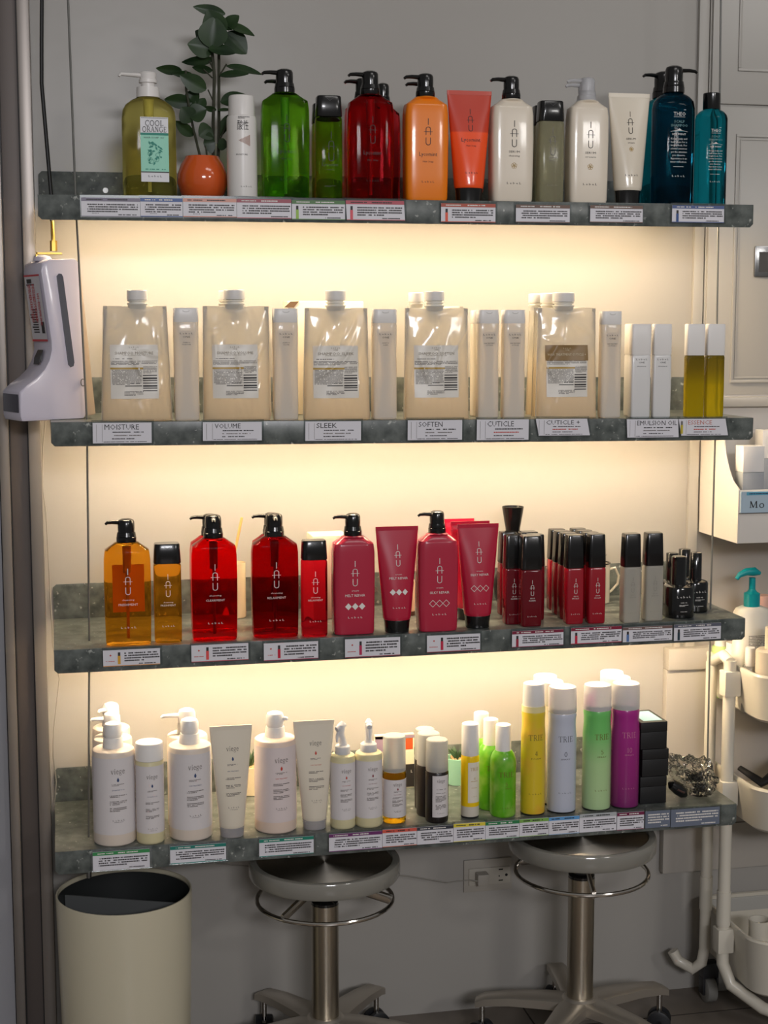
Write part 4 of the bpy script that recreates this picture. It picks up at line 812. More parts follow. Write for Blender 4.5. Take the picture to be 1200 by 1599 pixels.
# vase, mug, diffuser glass, pale lid box
def vase():
    b = P(808, 940, 2, SZ[2]); x, y = P(800, 945, 1, .19).x, .19; z = zs(2, x)+.0002; zt = P(800, 791, 1, .19).z-z
    t = thing('vase', 'black bud vase with a flared funnel neck behind the dark red serum bottles', 'vase', None, (x, y, z)); k = zt
    obj('body', MB().loft([(0, .020, .020, 2), (.001, .024, .024, 2), (k*.12, .034, .034, 2), (k*.26, .037, .037, 2), (k*.38, .030, .030, 2), (k*.47, .018, .018, 2), (k*.53, .012, .012, 2), (k*.62, .0105, .0105, 2), (k*.8, .0145, .0145, 2), (k*.93, .019, .019, 2), (k, .0212, .0212, 2), (k+.0003, .0198, .0198, 2), (k*.9, .0145, .0145, 2), (k*.75, .009, .009, 2)], 40), mat('black ceramic', (20, 20, 20), .25), t)
vase()
def mug():
    loc, w, h = fit(2, 908, 950, 879, 945, 1, 0); t = thing('enamel_mug', 'white enamel mug with dark rim standing behind the red serum bottles', 'mug', None, loc); a = w/2
    obj('body', MB().loft([(0, a*.9, a*.9, 2), (.002, a, a, 2), (h, a, a, 2), (h, a*.93, a*.93, 2), (.004, a*.93, a*.93, 2)], 40, bot=True, top=True), mat('white enamel', (216, 208, 190), .2, coat=.5), t)
    obj('handle', MB().tube([(a*.97, 0, h*.82), (a+.012, 0, h*.86), (a+.020, 0, h*.66), (a+.018, 0, h*.45), (a+.004, 0, h*.27), (a*.97, 0, h*.24)], .0026, 10), MATS['white enamel'], t)
    obj('rim', MB().loft([(h-.001, a*1.02, a*1.02, 2), (h+.0012, a*1.02, a*1.02, 2), (h+.0012, a*.92, a*.92, 2), (h-.001, a*.92, a*.92, 2)], 40, bot=False, top=False), black, t)
    p = thing('air_plant', 'small dark spiky air plant sticking out of the enamel mug', 'plant', None, (loc[0], loc[1], loc[2]+.0045)); rnd = random.Random(3); mb = MB()
    for i in range(16):
        an = rnd.uniform(0, 6.28); l = rnd.uniform(.012, .026); mb.tube([(0, 0, 0), (math.cos(an)*l*.15, math.sin(an)*l*.15, h), (math.cos(an)*l, math.sin(an)*l, h+rnd.uniform(.006, .024))], [.0016, .0013, .0004], 5)
    obj('leaves', mb, mat('dry dark plant', (44, 46, 34), .7), p)
mug()
def jar():
    loc, w, h = fit(2, 352, 385, 878, 967, 1, 0); t = thing('glass_tumbler', 'cream glass tumbler with a reed stick behind the bright red pump bottle', 'tumbler', None, loc); a = w/2
    obj('body', MB().loft([(0, a*.93, a*.93, 2), (.002, a, a, 2), (h, a, a, 2), (h, a*.94, a*.94, 2), (.006, a*.94, a*.94, 2)], 40), mat('cream glass', (222, 206, 170), .2, coat=.4), t)
    s_ = P(369, 852, 1, loc[1])-Vector(loc); e_ = P(378, 808, 1, loc[1])-Vector(loc)
    d = (e_-s_).normalized()
    st = thing('reed_stick', 'pale wooden reed stick leaning in the cream tumbler', 'stick', None, loc)
    low = s_-d*((s_.z-.008)/d.z); obj('stick', MB().tube([low, e_], .0026, 8), mat('pale bamboo', (206, 160, 96), .6), st)
jar()
def lidbox():
    a = P(484, 834, 1, .2); b_ = P(524, 834, 1, .2); z0 = zs(2, .5)+.0002
    tag(obj('carton', MB().box(a.x, b_.x+.02, .17, .24, z0, a.z), mat('white carton', (220, 208, 186), .5), bevel=.003), 'pale carton standing behind the small dark red bottle', 'box')
lidbox()
def cosmetic():
    loc, w, h = fit(2, 632, 648, 905, 962, 1, 0); t = thing('small_jar', 'small pale jar with brown base glimpsed between raspberry tube and bottle', 'jar', None, loc); a = w/2
    obj('body', MB().loft([(0, a, a, 2), (h*.9, a, a, 2), (h, a*.9, a*.9, 2)], 24), mat('pale peach plastic', (220, 190, 160), .4), t); obj('foot', MB().loft([(0, a*1.02, a*1.02, 2), (h*.12, a*1.02, a*1.02, 2)], 24), mat('brown foot', (80, 50, 36), .5), t)
cosmetic()

# ================================================================== lowest shelf
G4 = 'white care bottles on the lowest shelf'
vbody = mat('milky white bottle', (216, 202, 188), .34, sub=.0); vlab = mat('white printed sleeve', (212, 206, 206), .45); vyel = mat('pale yellow bottle', (222, 212, 170), .3, trans=.15, ior=1.3)
blue_ink = mat('blue ink', (50, 70, 110), .5)
drop_b = mat('dark drop ink', (60, 70, 80), .5); drop_r = mat('red drop ink', (196, 70, 50), .5)
def drop(x, z, s): return [('p', [(x+q*s, z+r*s) for q, r in ((0, 1), (.35, .3), (.5, -.2), (.3, -.75), (0, -.95), (-.3, -.75), (-.5, -.2), (-.35, .3))])]
def vi_prints(t, rg, h, dx, ink2, ztop=.74, k=1.0, zs_=None, title='HAIR TREATMENT'):
    z = lambda q: h*q
    prints(t, rg, [('s', 'viege', dx, z(ztop), .0098*k, .024*k), ('m', dx, z(ztop-.265), .030*k, .0052*k, 2, .0008), ('m', dx, z(ztop-.335), .030*k, .0080*k, 3, .0008), ('m', dx, z(ztop-.405), .030*k, .0080*k, 3, .0008), ('t', 'L e b e L', dx, z(ztop-.52), .0030*k, .021*k), ('m', dx, z(ztop-.54), .016*k, .0012, 1, .0006)], mat('warm black ink', (104, 96, 92), .5))
    prints(t, rg, drop(dx, z(ztop-.092), .0042*k)+[('t', title, dx, z(ztop-.20), .0020*k, .022*k)], ink2, 'accent_print')
    prints(t, rg, [('m', dx, z(ztop-.145), .022*k, .0042*k, 2, .0009)], grey_ink, 'subtitle')
def viege_pump(pl, pr, yt, base, label, ang=-1.57, front=True, ink2=None, dx=.006, body=None, lab=None, nl=.022, hb=.79, title='HAIR TREATMENT'):
    loc, w, h = fit(3, pl, pr, yt, base, 1, 0); t = thing('pump_bottle', label, 'bottle', G4, loc); a = w/2; H_ = h*hb
    rg = [(0, a*.93, a*.93, 2), (.002, a*.985, a*.985, 2), (.005, a, a, 2), (H_*.5, a, a, 2), (H_-.007, a, a, 2), (H_-.003, a*.965, a*.965, 2), (H_-.0008, a*.88, a*.88, 2), (H_, a*.72, a*.72, 2), (H_+.0005, a*.4, a*.4, 2)]
    obj('body', MB().loft(rg, 52), body or vbody, t); pump(t, H_, a*.49, h-H_, nl, ang, white_p, 'dome')
    if front:
        obj('sleeve_print', MB().loft([(H_*.125, a*1.004, a*1.004, 2), (H_*.93, a*1.004, a*1.004, 2)], 52, bot=False, top=False), lab or vlab, t)
        rg2 = [(q[0], q[1]*1.006, q[2]*1.006, q[3]) for q in rg]; vi_prints(t, rg2, H_, dx, ink2 or blue_ink, .80, 1, title=title)
    return t
viege_pump(146, 205, 1097, 1276, 'rearmost white pump bottle in the file at the left end of the lowest shelf', ang=.6, front=False, nl=.012)
viege_pump(146, 208, 1112, 1297, 'second white pump bottle behind the leftmost front one, spout to the left', ang=.05, front=False)
viege_pump(145, 212, 1127, 1323, 'front white pump bottle at the left end of the lowest shelf', title='SHAMPOO')
def vsmall(pl, pr, yt, base, label, body, lab, capm, capf, ink2, dx=.004, z0=.11, z1=.78, capw=1.0, k=.78, sleeve=True, grp=G4, nm='round_bottle'):
    loc, w, h = fit(3, pl, pr, yt, base, 1, 0); t = thing(nm, label, 'bottle', grp, loc); a = w/2; hb = h*(1-capf)
    rg = [(0, a*.93, a*.93, 2), (.002, a*.985, a*.985, 2), (.004, a, a, 2), (hb*.5, a, a, 2), (hb-.003, a, a, 2), (hb, a*.93, a*.93, 2)]
    obj('body', MB().loft(rg, 44), body, t); c = a*capw
    obj('cap', MB().loft([(hb, c*.96, c*.96, 2), (hb+.001, c, c, 2), (h-.005, c*.985, c*.985, 2), (h-.0015, c*.95, c*.95, 2), (h, c*.86, c*.86, 2)], 44), capm, t)
    if sleeve: obj('sleeve_print', MB().loft([(h*z0, a*1.005, a*1.005, 2), (h*z1, a*1.005, a*1.005, 2)], 44, bot=False, top=False), lab, t)
    rg2 = [(q[0], q[1]*1.008, q[2]*1.008, q[3]) for q in rg]
    return t, rg2, w, h, hb
t, rg, w_, h_, hb_ = vsmall(213, 257, 1157, 1319.5, 'small pale yellow bottle with white cap beside the leftmost pump bottle', vyel, vlab, white_p, .18, blue_ink); vi_prints(t, rg, h_, .003, blue_ink, .68, .80, title='SHAMPOO')
viege_pump(262, 325, 1106, 1297, 'white pump bottle behind the second front pump bottle, spout to the left', ang=.05, front=False, nl=.03)
viege_pump(264, 331, 1121, 1315, 'second front white pump bottle with blue print')
vt = mat('cream tube', (216, 206, 188), .34); vcap = mat('grey clear tube cap', (176, 174, 178), .2, trans=.4, ior=1.3)
def vtube(pl, pr, yt, base, label, ink2):
    t, rg, w, h = squeeze_tube(3, pl, pr, yt, base, label, G4, vt, vcap, None, None, capf=.085, bw=.60, foot=.55)
    vi_prints(t, rg, h, .002, ink2, .80, .9)
vtube(329, 395, 1133, 1309, 'white squeeze tube with blue print beside the second pump bottle', blue_ink)
vpink = mat('blush white bottle', (222, 200, 184), .34); vplab = mat('blush printed sleeve', (216, 202, 200), .45)
viege_pump(398, 463, 1111, 1303.5, 'white pump bottle with red drop print in the middle of the lowest shelf', ang=2.7, ink2=red_ink, body=vpink, lab=vplab, nl=.006)
vtube(459, 523, 1125, 1297, 'white squeeze tube with red drop print', red_ink)
def sprayer(pl, pr, yt, base, label, ang, ink2, yellow):
    loc, w, h = fit(3, pl, pr, yt, base, 1, 0); t = thing('spray_bottle', label, 'bottle', G4, loc); a = w/2; H_ = h*.70
    rg = [(0, a*.93, a*.93, 2), (.002, a*.985, a*.985, 2), (.004, a, a, 2), (H_*.5, a, a, 2), (H_-.008, a, a, 2), (H_-.003, a*.94, a*.94, 2), (H_-.0005, a*.8, a*.8, 2), (H_, a*.6, a*.6, 2)]
    obj('body', MB().loft(rg, 44), yellow, t)
    obj('sleeve_print', MB().loft([(H_*.13, a*1.004, a*1.004, 2), (H_*.9, a*1.004, a*1.004, 2)], 44, bot=False, top=False), vlab, t)
    c = a*.62; ca, sa = math.cos(ang), math.sin(ang); fz = frosted('clear white trigger', (228, 228, 230), .25, .3)
    obj('collar', MB().loft([(H_, c, c, 2), (H_+.004, c, c, 2), (H_+.013, c*.96, c*.96, 2), (H_+.015, c*.8, c*.8, 2)], 36), fz, t)
    q = lambda u, v, z: (u*ca-v*sa, u*sa+v*ca, z)
    hd = MB(); hd.tube([q(.002, 0, H_+.014), q(0, 0, H_+.025), q(-.004, 0, H_+.036), q(-.003, 0, h-.006), q(.001, 0, h)], [.0078, .006, .0065, .0075, .003], 14)
    hd.tube([q(.006, 0, h-.006), q(-.006, 0, h-.009), q(-.014, 0, h-.012)], [.004, .0062, .0048], 12)
    ho = obj('spray_head', hd, fz, t)
    obj('trigger', MB().tube([q(-.008, 0, h-.016), q(-.013, 0, h-.026), q(-.012, 0, h-.036)], [.0035, .003, .002], 10), fz, ho)
    rg2 = [(q_[0], q_[1]*1.008, q_[2]*1.008, q_[3]) for q_ in rg]; vi_prints(t, rg2, H_, .003, ink2, .80, .74)
sprayer(516, 555, 1127, 1296, 'left one of two white trigger spray bottles', .5, red_ink, vyel)
sprayer(555, 597, 1122.5, 1293.6, 'right one of two white trigger spray bottles', 1.5, mat('plum ink', (130, 40, 50), .5), vyel)
frost_c = frosted('frosted clear cap', (222, 220, 214), .3, .55)
oil_y = mat('golden hair oil', (222, 172, 30), .05, trans=.9, ior=1.2)
t, rg, w_, h_, hb_ = vsmall(598, 634, 1147.5, 1287.6, 'golden oil bottle with white label and frosted cap', oil_y, vlab, frost_c, .41, None, z0=.075, z1=.51, capw=.97); vi_prints(t, rg, hb_, .002, mat('plum ink', (130, 40, 50), .5), .78, .66)
blk4 = mat('dark brown black bottle', (34, 28, 26), .3)
def vblack(pl, pr, yt, base, label, front):
    t, rg, w, h, hb = vsmall(pl, pr, yt, base, label, blk4, None, frost_c, .385, None, capw=.97, sleeve=False)
    obj('inner_pump', MB().loft([(hb, .004, .004, 2), (hb+.008, .005, .005, 2), (hb+.012, .008, .008, 2), (hb+.02, .008, .008, 2)], 20), mat('blue grey inner pump', (96, 98, 112), .4), t) if 0 else None
    if front:
        panel(t, rg, -w*.30, w*.42, h*.075, h*.58, vlab, 'front_label', .0002)
        z = lambda q: h*q
        prints(t, rg, [('s', 'viege', w*.06, z(.52), .0068, .015), ('m', w*.06, z(.415), .020, .0022, 1, .0008), ('m', w*.06, z(.37), .018, .0018, 1, .0008), ('m', w*.06, z(.30), .020, .012, 5, .0008), ('m', w*.06, z(.20), .020, .010, 4, .0008), ('t', 'L e b e L', w*.06, z(.125), .0024, .013)], MATS['warm black ink'], off=.0006)
    return t
vblack(648, 679, 1137, 1266, 'rearmost dark bottle with frosted cap in a file of three', False)
vblack(651, 687, 1143.5, 1277, 'middle dark bottle with frosted cap in a file of three', False)
vblack(665, 700, 1153.5, 1286.4, 'front dark bottle with white label and frosted cap', True)
# leaflet display behind
def display():
    a = P(586, 1230, 1, .235); b_ = P(647, 1230, 1, .235); zt = P(617, 1147, 1, .235).z; z0 = zs(3, .6)+.0002; H_ = zt-z0; W_ = b_.x-a.x
    t = thing('display_card', 'small printed display card with an orange square and black foot strip', 'card', None, ((a.x+b_.x)/2, .24, z0))
    obj('backing', MB().box(-W_/2, W_/2, -.006, .006, 0, H_), mat('cream card', (226, 214, 190), .5), t, bevel=.001)
    on_flat(t, [('r', -W_/2, .002, W_/2, H_*.44)], -.0066, black_ink, 'black_strip'); on_flat(t, [('r', W_*.12, H_*.72, W_*.46, H_*.92)], -.0066, mat('orange red print', (222, 84, 40), .5), 'orange_square')
    on_flat(t, [('r', -W_*.5, H_*.70, -W_*.24, H_*.98), ('r', -W_*.5, H_*.93, W_*.5, H_*.985)], -.0067, mat('mauve print', (150, 128, 150), .5), 'mauve_print')
    on_flat(t, [('s', 'E', W_*.20, H_*.585, .0075)], -.007, mat('brown ink', (130, 104, 80), .5), 'letter')
    on_flat(t, [('p', [(W_*.22+.0045*math.cos(R_(k*20)), H_*.30+.003*math.sin(R_(k*20))) for k in range(18)]), ('t', 'L', W_*.43, H_*.31, .0055), ('m', W_*.2, H_*.21, .010, .0012, 1, .0008)], -.0072, white_ink, 'white_print')
display()
def pot(pl, pr, yt, base, label, label2, colr, seed, grow):
    loc, w, h = fit(3, pl, pr, yt, base, 1, 0); t = thing('potted_succulent', label, 'plant', None, loc); a = w/2
    obj('pot', MB().loft([(0, a*.78, a*.78, 2), (.001, a*.82, a*.82, 2), (h*.98, a, a, 2), (h, a, a, 2), (h, a*.88, a*.88, 2), (h*.85, a*.85, a*.85, 2)], 36), colr, t)
    rnd = random.Random(seed); mb = MB()
    for i in range(34):
        an = rnd.uniform(0, 6.28); rr = a*.8*math.sqrt(rnd.random()); q = rnd.uniform(.0018, .0034)
        mb.loft([(h*.86, q*.6, q*.6, 2, rr*math.cos(an), rr*math.sin(an)), (h*.9+q, q, q, 2, rr*math.cos(an), rr*math.sin(an)), (h*.9+q*2, q*.5, q*.5, 2, rr*math.cos(an), rr*math.sin(an))], 7)
    g_ = obj('gravel', mb, mat('tan gravel', (206, 170, 124), .7), t); g_['kind'] = 'stuff'
    mb = MB()
    for i in range(22):
        an = rnd.uniform(0, 6.28); l = rnd.uniform(.3, .8)*a; up = grow*rnd.uniform(.6, 1.05)
        mb.tube([(0, 0, h*.9), (math.cos(an)*l*.6, math.sin(an)*l*.6, h+up*.55), (math.cos(an)*l, math.sin(an)*l, h+up)], [.0022, .0021, .0004], 6)
    obj('leaves', mb, mat('succulent green', (60, 86, 56), .5), t)
pot(695, 733, 1182, 1229, 'mint green pot with a small spiky succulent behind the slim yellow bottle', '', mat('mint ceramic', (150, 198, 176), .35), 5, .018)
pot(372, 412, 1195, 1245, 'cream pot with green succulent glimpsed behind the pump bottle with red drop', '', mat('cream ceramic', (222, 206, 176), .35), 9, .026)
# colourful styling cans
G5 = 'styling sprays on the lowest shelf'
def trie(num, word, ink, k=1.0, dx=-.001, z0=.60, hh=.0115, num_z=.48, word_z=.44, leb=.17):
    return lambda h: [('s', 'TRIE', dx, h*z0, hh*k*.9, .027*k), ('s', num, dx, h*num_z, .0085*k), ('t', word, dx, h*word_z, .0028*k, .018*k), ('t', L1, dx, h*leb, .0028*k, .024*k)]
yb = mat('yellow bottle', (238, 196, 20), .3); slim_base = (206, 198, 184)
levels(yb, [(0, slim_base), (.0222, slim_base), (.0225, (236, 196, 18)), (.2, (236, 196, 18))])
t, rg, w_, h_ = can(3, 720.5, 748, 1129, 1279, 'slim yellow bottle with narrow white label left of the green bottles', G5, yb, white_p, None, None, capf=.335, wave=False, capw=.97, nm='slim_bottle')
panel(t, rg, -w_*.24, w_*.44, h_*.17, h_*.60, mat('cream label', (222, 214, 198), .5), 'front_label', .0003)
prints(t, rg, [('s', 'TRIE', w_*.12, h_*.53, .0058, .016), ('s', '4', w_*.12, h_*.43, .0045), ('m', w_*.12, h_*.40, .014, .0016, 1, .0008), ('m', w_*.12, h_*.33, .012, .0016, 1, .0008), ('t', L1, w_*.12, h_*.24, .0018, .011)], gold_ink, off=.0007)
gm = mat('lime green milk bottle', (120, 196, 24), .28, coat=.3); add_tone(gm, (92, 168, 24), (150, 192, 84), 34, 2, .45, .75)
gold2 = mat('dark gold ink', (110, 100, 40), .45)
def milk(pl, pr, yt, base, label, front):
    loc, w, h = fit(3, pl, pr, yt, base, 1, 0); t = thing('milk_bottle', label, 'bottle', G5, loc); a = w/2; hb = h*.715
    rg = [(0, a*.93, a*.93, 2), (.002, a*.985, a*.985, 2), (.004, a, a, 2), (hb*.8, a, a, 2), (hb*.88, a*.965, a*.965, 2), (hb*.95, a*.84, a*.84, 2), (hb, a*.64, a*.64, 2)]
    obj('body', MB().loft(rg, 44), gm, t); c = a*.605
    obj('cap', MB().loft([(hb, c, c, 2), (h-.003, c*.97, c*.97, 2), (h-.001, c*.93, c*.93, 2), (h, c*.8, c*.8, 2)], 40), white_p, t)
    if front: prints(t, rg, [('s', 'TRIE', 0, h*.475, .0094, .028), ('s', '5', 0, h*.37, .0075), ('t', 'MILK', .004, h*.325, .0024, .012), ('t', L1, .003, h*.11, .0028, .022)], gold2)
milk(732, 770, 1112, 1251, 'rearmost lime green bottle of three', False)
milk(747, 785, 1122, 1267, 'middle lime green bottle of three', True)
milk(766, 805, 1130.5, 1278, 'front lime green bottle of three printed MILK', True)
ycan = mat('yellow foam can', (220, 188, 40), .3, coat=.3); add_tone(ycan, (214, 186, 40), (228, 168, 60), 22, 2, .5, .75)
lav = mat('pale lavender can', (186, 190, 204), .3, coat=.3); gcan = mat('green spray can', (140, 196, 120), .3, coat=.3)
levels(gcan, [(0, (176, 204, 152)), (.09, (168, 202, 142)), (.15, (110, 188, 100)), (.19, (104, 186, 96))])
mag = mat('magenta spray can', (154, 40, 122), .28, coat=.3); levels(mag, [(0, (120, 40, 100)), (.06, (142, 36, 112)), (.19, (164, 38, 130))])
wcan = mat('white can', (220, 212, 196), .3, coat=.2)
fc = frosted('translucent white can cap', (242, 238, 236), .3, .5)
can(3, 832, 869, 1054, 1246, 'rearmost white can behind the lavender can', G5, wcan, fc, None, None)
can(3, 840, 879, 1062.5, 1258, 'white can directly behind the lavender can', G5, wcan, fc, None, None)
can(3, 814.5, 851, 1066, 1275, 'tall yellow foam can printed with number 4', G5, ycan, white_p, gold2, trie('4', 'FOAM', gold2), collar=mat('pale yellow collar', (222, 208, 150), .4), capw=.9, capf=.21)
can(3, 856, 899, 1071, 1272, 'tall pale lavender spray can printed with number 0', G5, lav, fc, mat('slate ink', (96, 96, 104), .45), trie('0', 'SPRAY', None), capf=.205)
can(3, 904, 936, 1060, 1252, 'hidden pink can behind the green spray can', G5, mag, fc, None, None) if 0 else None
can(3, 911, 953, 1068, 1268, 'tall pale green spray can printed with number 5', G5, gcan, fc, gold2, trie('5', 'SPRAY', None, dx=.001), capf=.20)
pk = mat('magenta spray can', (154, 40, 122))
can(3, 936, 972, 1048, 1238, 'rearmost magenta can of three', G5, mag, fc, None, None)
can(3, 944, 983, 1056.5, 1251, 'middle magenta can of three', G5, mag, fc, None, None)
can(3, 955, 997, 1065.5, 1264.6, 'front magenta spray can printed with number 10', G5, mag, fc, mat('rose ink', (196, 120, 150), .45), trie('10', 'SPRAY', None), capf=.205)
# black cartons, hair clip, plastic bag
bb = mat('matt black card', (22, 22, 23), .5)
A = P(1000, 1257, 2, SZ[3]); B = P(1041, 1255, 2, SZ[3]); bw = B.x-A.x+.001
hs = (P(1041, 1126, 1, A.y).z-zs(3, 1.12))/3
for i, q in enumerate(('lowest', 'middle', 'topmost')):
    off = (0, .003, -.001)[i]
    t = thing('black_carton', q+' black carton of the stack of three beside the magenta can', 'box', 'stacked black cartons', (A.x+bw/2+off, A.y+.045, zs(3, 1.12)+.0004+i*hs), 0)
    obj('base', MB().box(-bw/2, bw/2, -.045, .045, 0, hs*.62), bb, t, bevel=.0012); obj('lid', MB().box(-bw/2-.0004, bw/2+.0004, -.0454, .0454, hs*.625, hs-.0006), bb, t, bevel=.0012)
    if i == 2: obj('blue_sticker', MB().box(-bw*.34, bw*.38, -.036, .034, hs-.0005, hs-.0001), mat('pale blue sticker', (140, 180, 190), .4), t)
bagm = clear_film('crinkled clear plastic', (240, 240, 238), .02, .12)
def bag():
    rnd = random.Random(11); c = P(1078, 1222, 1, .09); z0 = zs(3, 1.2)
    bm = bmesh.new(); bmesh.ops.create_icosphere(bm, subdivisions=5, radius=1)
    from mathutils import noise
    for v in bm.verts:
        n = noise.noise(v.co*1.6)*.30+noise.noise(v.co*4.2)*.20+abs(noise.noise(v.co*9))*.16
        d = v.co*(1+n-.1); lean = max(0, -d.x)*.3
        v.co = Vector((d.x*.047, d.y*.055, d.z*.038+lean*.085))
    zmin = min(v.co.z for v in bm.verts)
    for v in bm.verts:
        v.co.z -= zmin*.8
        if v.co.z < .0: v.co.z = 0
    me = bpy.data.meshes.new('plastic_bag'); bm.to_mesh(me); bm.free(); me.materials.append(bagm)
    o = bpy.data.objects.new('plastic_bag', me); COL.objects.link(o); o.location = (c.x+.004, .082, z0+.0006)
    tag(o, 'crumpled clear plastic bag at the right end of the lowest shelf', 'bag')
    for k, (dx, dy, dz, s_, lab) in enumerate(((.010, -.01, .012, .011, 'black hair pins bundle inside the clear bag, near its front'), (.012, .02, .027, .014, 'grey beaded bundle inside the clear bag, near its top'))):
        mb = MB()
        for i in range(34):
            a = [Vector((rnd.uniform(-1, 1)*s_*1.3, rnd.uniform(-1, 1)*s_*.8, rnd.uniform(-.8, .8)*s_)) for _ in range(3)]; mb.tube(a, .0013, 6)
        tag(obj('hair_pins', mb, mat('dark wire', (40, 42, 44), .3, metal=.6), loc=(c.x+.004+dx, .082+dy, z0+dz)), lab, 'hair pins')
    mb = MB().tube([(-.017, 0, .012), (-.012, 0, .011), (.002, -.001, .001), (.013, -.002, -.009), (.018, -.002, -.014)], [.004, .010, .0125, .010, .004], 16)
    hc = P(1052, 1210, 1, .06)
    t = thing('hair_clip', 'black oval hair clip leaning beside the black cartons', 'hair clip', None, (hc.x+.004, .05, z0+.0205)); obj('shell', mb, black, t)
    obj('spring_bar', MB().tube([(-.004, -.012, .003), (.010, -.0115, -.004)], .0022, 8), mat('brown metal', (90, 66, 60), .4, metal=.5), t)
bag()

# ================================================================== price tags on the shelf fronts
tagpaper = mat('tag card', (214, 212, 218), .45); shelf_word = ['top', 'second', 'third', 'lowest']
def price_tag(s, x0, x1, y0, y1, label, head=None, title=None, icon=None, lean=0, sleeve=False, edge=None, dim=False, stars=None, tcol=None, hh=.19):
    a = P(x0, (y0+y1)/2, 1, -.004).x; b = P(x1, (y0+y1)/2, 1, -.004).x; mx = (a+b)/2
    zt = P((x0+x1)/2, y0, 1, -.004).z-zs(s, mx); zb = P((x0+x1)/2, y1, 1, -.004).z-zs(s, mx)
    t = thing('price_tag', label, 'price tag', 'price tags along the %s shelf' % shelf_word[s], (mx, -.0035, zs(s, mx)), 0, -math.atan(ST[s]/LEN))
    W_ = b-a; H_ = zt-zb; w2 = W_/2
    sh = lambda z: lean*(zt-z)/H_
    base = mat('dim blue grey card', (104, 112, 128), .4) if dim else tagpaper
    obj('card', MB().prism([(-w2, zt), (w2, zt), (w2+sh(zb), zb), (-w2+sh(zb), zb)], -.0012, .0), base, t)
    y = -.0016; zz = zt
    if head:
        hm = mat('tag band %d %d %d' % head, head, .4); zz = zt-H_*hh
        on_flat(t, [('p', [(-w2, zt), (w2, zt), (w2+sh(zz), zz), (-w2+sh(zz), zz)])], y, hm, 'header_band')
        on_flat(t, [('m', -w2*.55, (zt+zz)/2, W_*.28, H_*hh*.55, 1, .0012), ('m', w2*.25, (zt+zz)/2, W_*.36, H_*hh*.62, 1, .0017)], y-.0003, white_ink if sum(head) < 330 else black_ink, 'band_lettering')
    if edge: on_flat(t, [('p', [(-w2+sh(zb), zb+.0012), (w2+sh(zb), zb+.0012), (w2+sh(zb), zb), (-w2+sh(zb), zb)])], y, mat('tag band %d %d %d' % edge, edge, .4), 'edge_line')
    x = -w2+W_*.06; ink = white_ink if dim else black_ink
    if icon:
        ic = mat('icon %d %d %d' % icon, icon, .4); xi = -w2+W_*(.10 if not title else .07)
        if sleeve == 'left': xi = -w2+W_*.28
        on_flat(t, [('r', xi-.0024, zz-H_*(.78 if head else .88), xi+.0024, zz-H_*(.30 if head else .36))], y, ic, 'product_picture'); on_flat(t, [('r', xi-.002, zz-H_*(.30 if head else .36), xi+.002, zz-H_*(.10 if head else .14))], y, black_ink if not title else grey_ink, 'picture_cap')
        x = xi+.006
    if sleeve == 'left': on_flat(t, [('p', [(-w2+W_*.13+.0018*q, zz-H_*.32+.0018*r) for q, r in ((-1, 0), (0, 1), (1, 0), (0, -1))]), ('m', -w2+W_*.13, zz-H_*.68, W_*.17, .0022, 1, .0014)], y, red_ink, 'emblem')
    zc = (zz+zb)/2; hb = zz-zb; W2 = w2-x
    if title:
        on_flat(t, [('t', title, -w2+W_*.20, zt-H_*.20, H_*.27, min(W_*.78, W_*.073*len(title)), 'l')], y, tcol or mat('tag title ink', (62, 60, 62), .5), 'title')
        on_flat(t, [('m', w2*.22, zt-H_*.46, W_*.55, H_*.10, 1, .0022), ('m', w2*.05, zt-H_*.78, W_*.40, H_*.09, 1, .0018), ('m', w2*.1, zt-H_*.93, W_*.74, H_*.06, 1, .0010)], y, ink, 'fine_print')
        on_flat(t, [('m', w2*.15, zt-H_*.62, W_*.50, H_*.10, 1, .0018)], y, red_ink if title in ('CUTICLE', 'CUTICLE +', 'ESSENCE') else grey_ink, 'second_line')
        on_flat(t, [('r', -w2+W_*.06, zb+H_*.06, -w2+W_*.065, zt-H_*.08), ('r', -w2+W_*.16, zb+H_*.06, -w2+W_*.165, zt-H_*.08)], y, grey_ink, 'picture_outline')
    else:
        it = [('m', (x+w2)/2+.0005, zc+hb*.06, W2*.92, hb*.62, 4 if H_ > .022 else 3, .0015), ('m', w2*.55, zb+hb*.12, W_*.30, hb*.12, 1, .0011)]
        on_flat(t, it, y, ink, 'fine_print')
        if stars: on_flat(t, [('p', [(x+.012+i*.0024+.0009*math.cos(R_(90+36*k))*(1 if k % 2 == 0 else .45), zb+hb*.2+.0009*math.sin(R_(90+36*k))*(1 if k % 2 == 0 else .45)) for k in range(10)]) for i in range(5)], y, black_ink, 'stars')
    obj('clear_sleeve', MB().prism([(-w2-.002, zt+.0045), (w2+.004, zt+.0045), (w2+.004+sh(zb), zb-.0018), (-w2-.002+sh(zb), zb-.0018)], .0003, .0011), acrylic, t)
    return t
T = price_tag
T(0, 127, 219, 309, 338, 'leftmost price tag of the top shelf, mauve band', (112, 104, 124), stars=1, edge=(180, 176, 190))
T(0, 219.5, 285, 309.5, 338.5, 'price tag with deep blue band under the yellow soap bottle', (40, 76, 140), stars=1, edge=(60, 90, 150))
T(0, 286, 369.5, 310, 339, 'price tag with salmon band under the orange pot', (206, 146, 130), stars=1, edge=(200, 130, 110))
T(0, 370, 455, 311, 341, 'price tag with dark pink band between white and green bottles', (150, 60, 76), edge=(190, 110, 120))
T(0, 456, 539, 313, 343, 'price tag with green band under the small lime bottle', (66, 110, 52), icon=(140, 180, 60), edge=(110, 150, 90))
T(0, 540, 631, 313.5, 344, 'price tag with rose band under the large red pump bottle', (176, 70, 84), icon=(210, 70, 84), edge=(200, 110, 116), lean=.002)
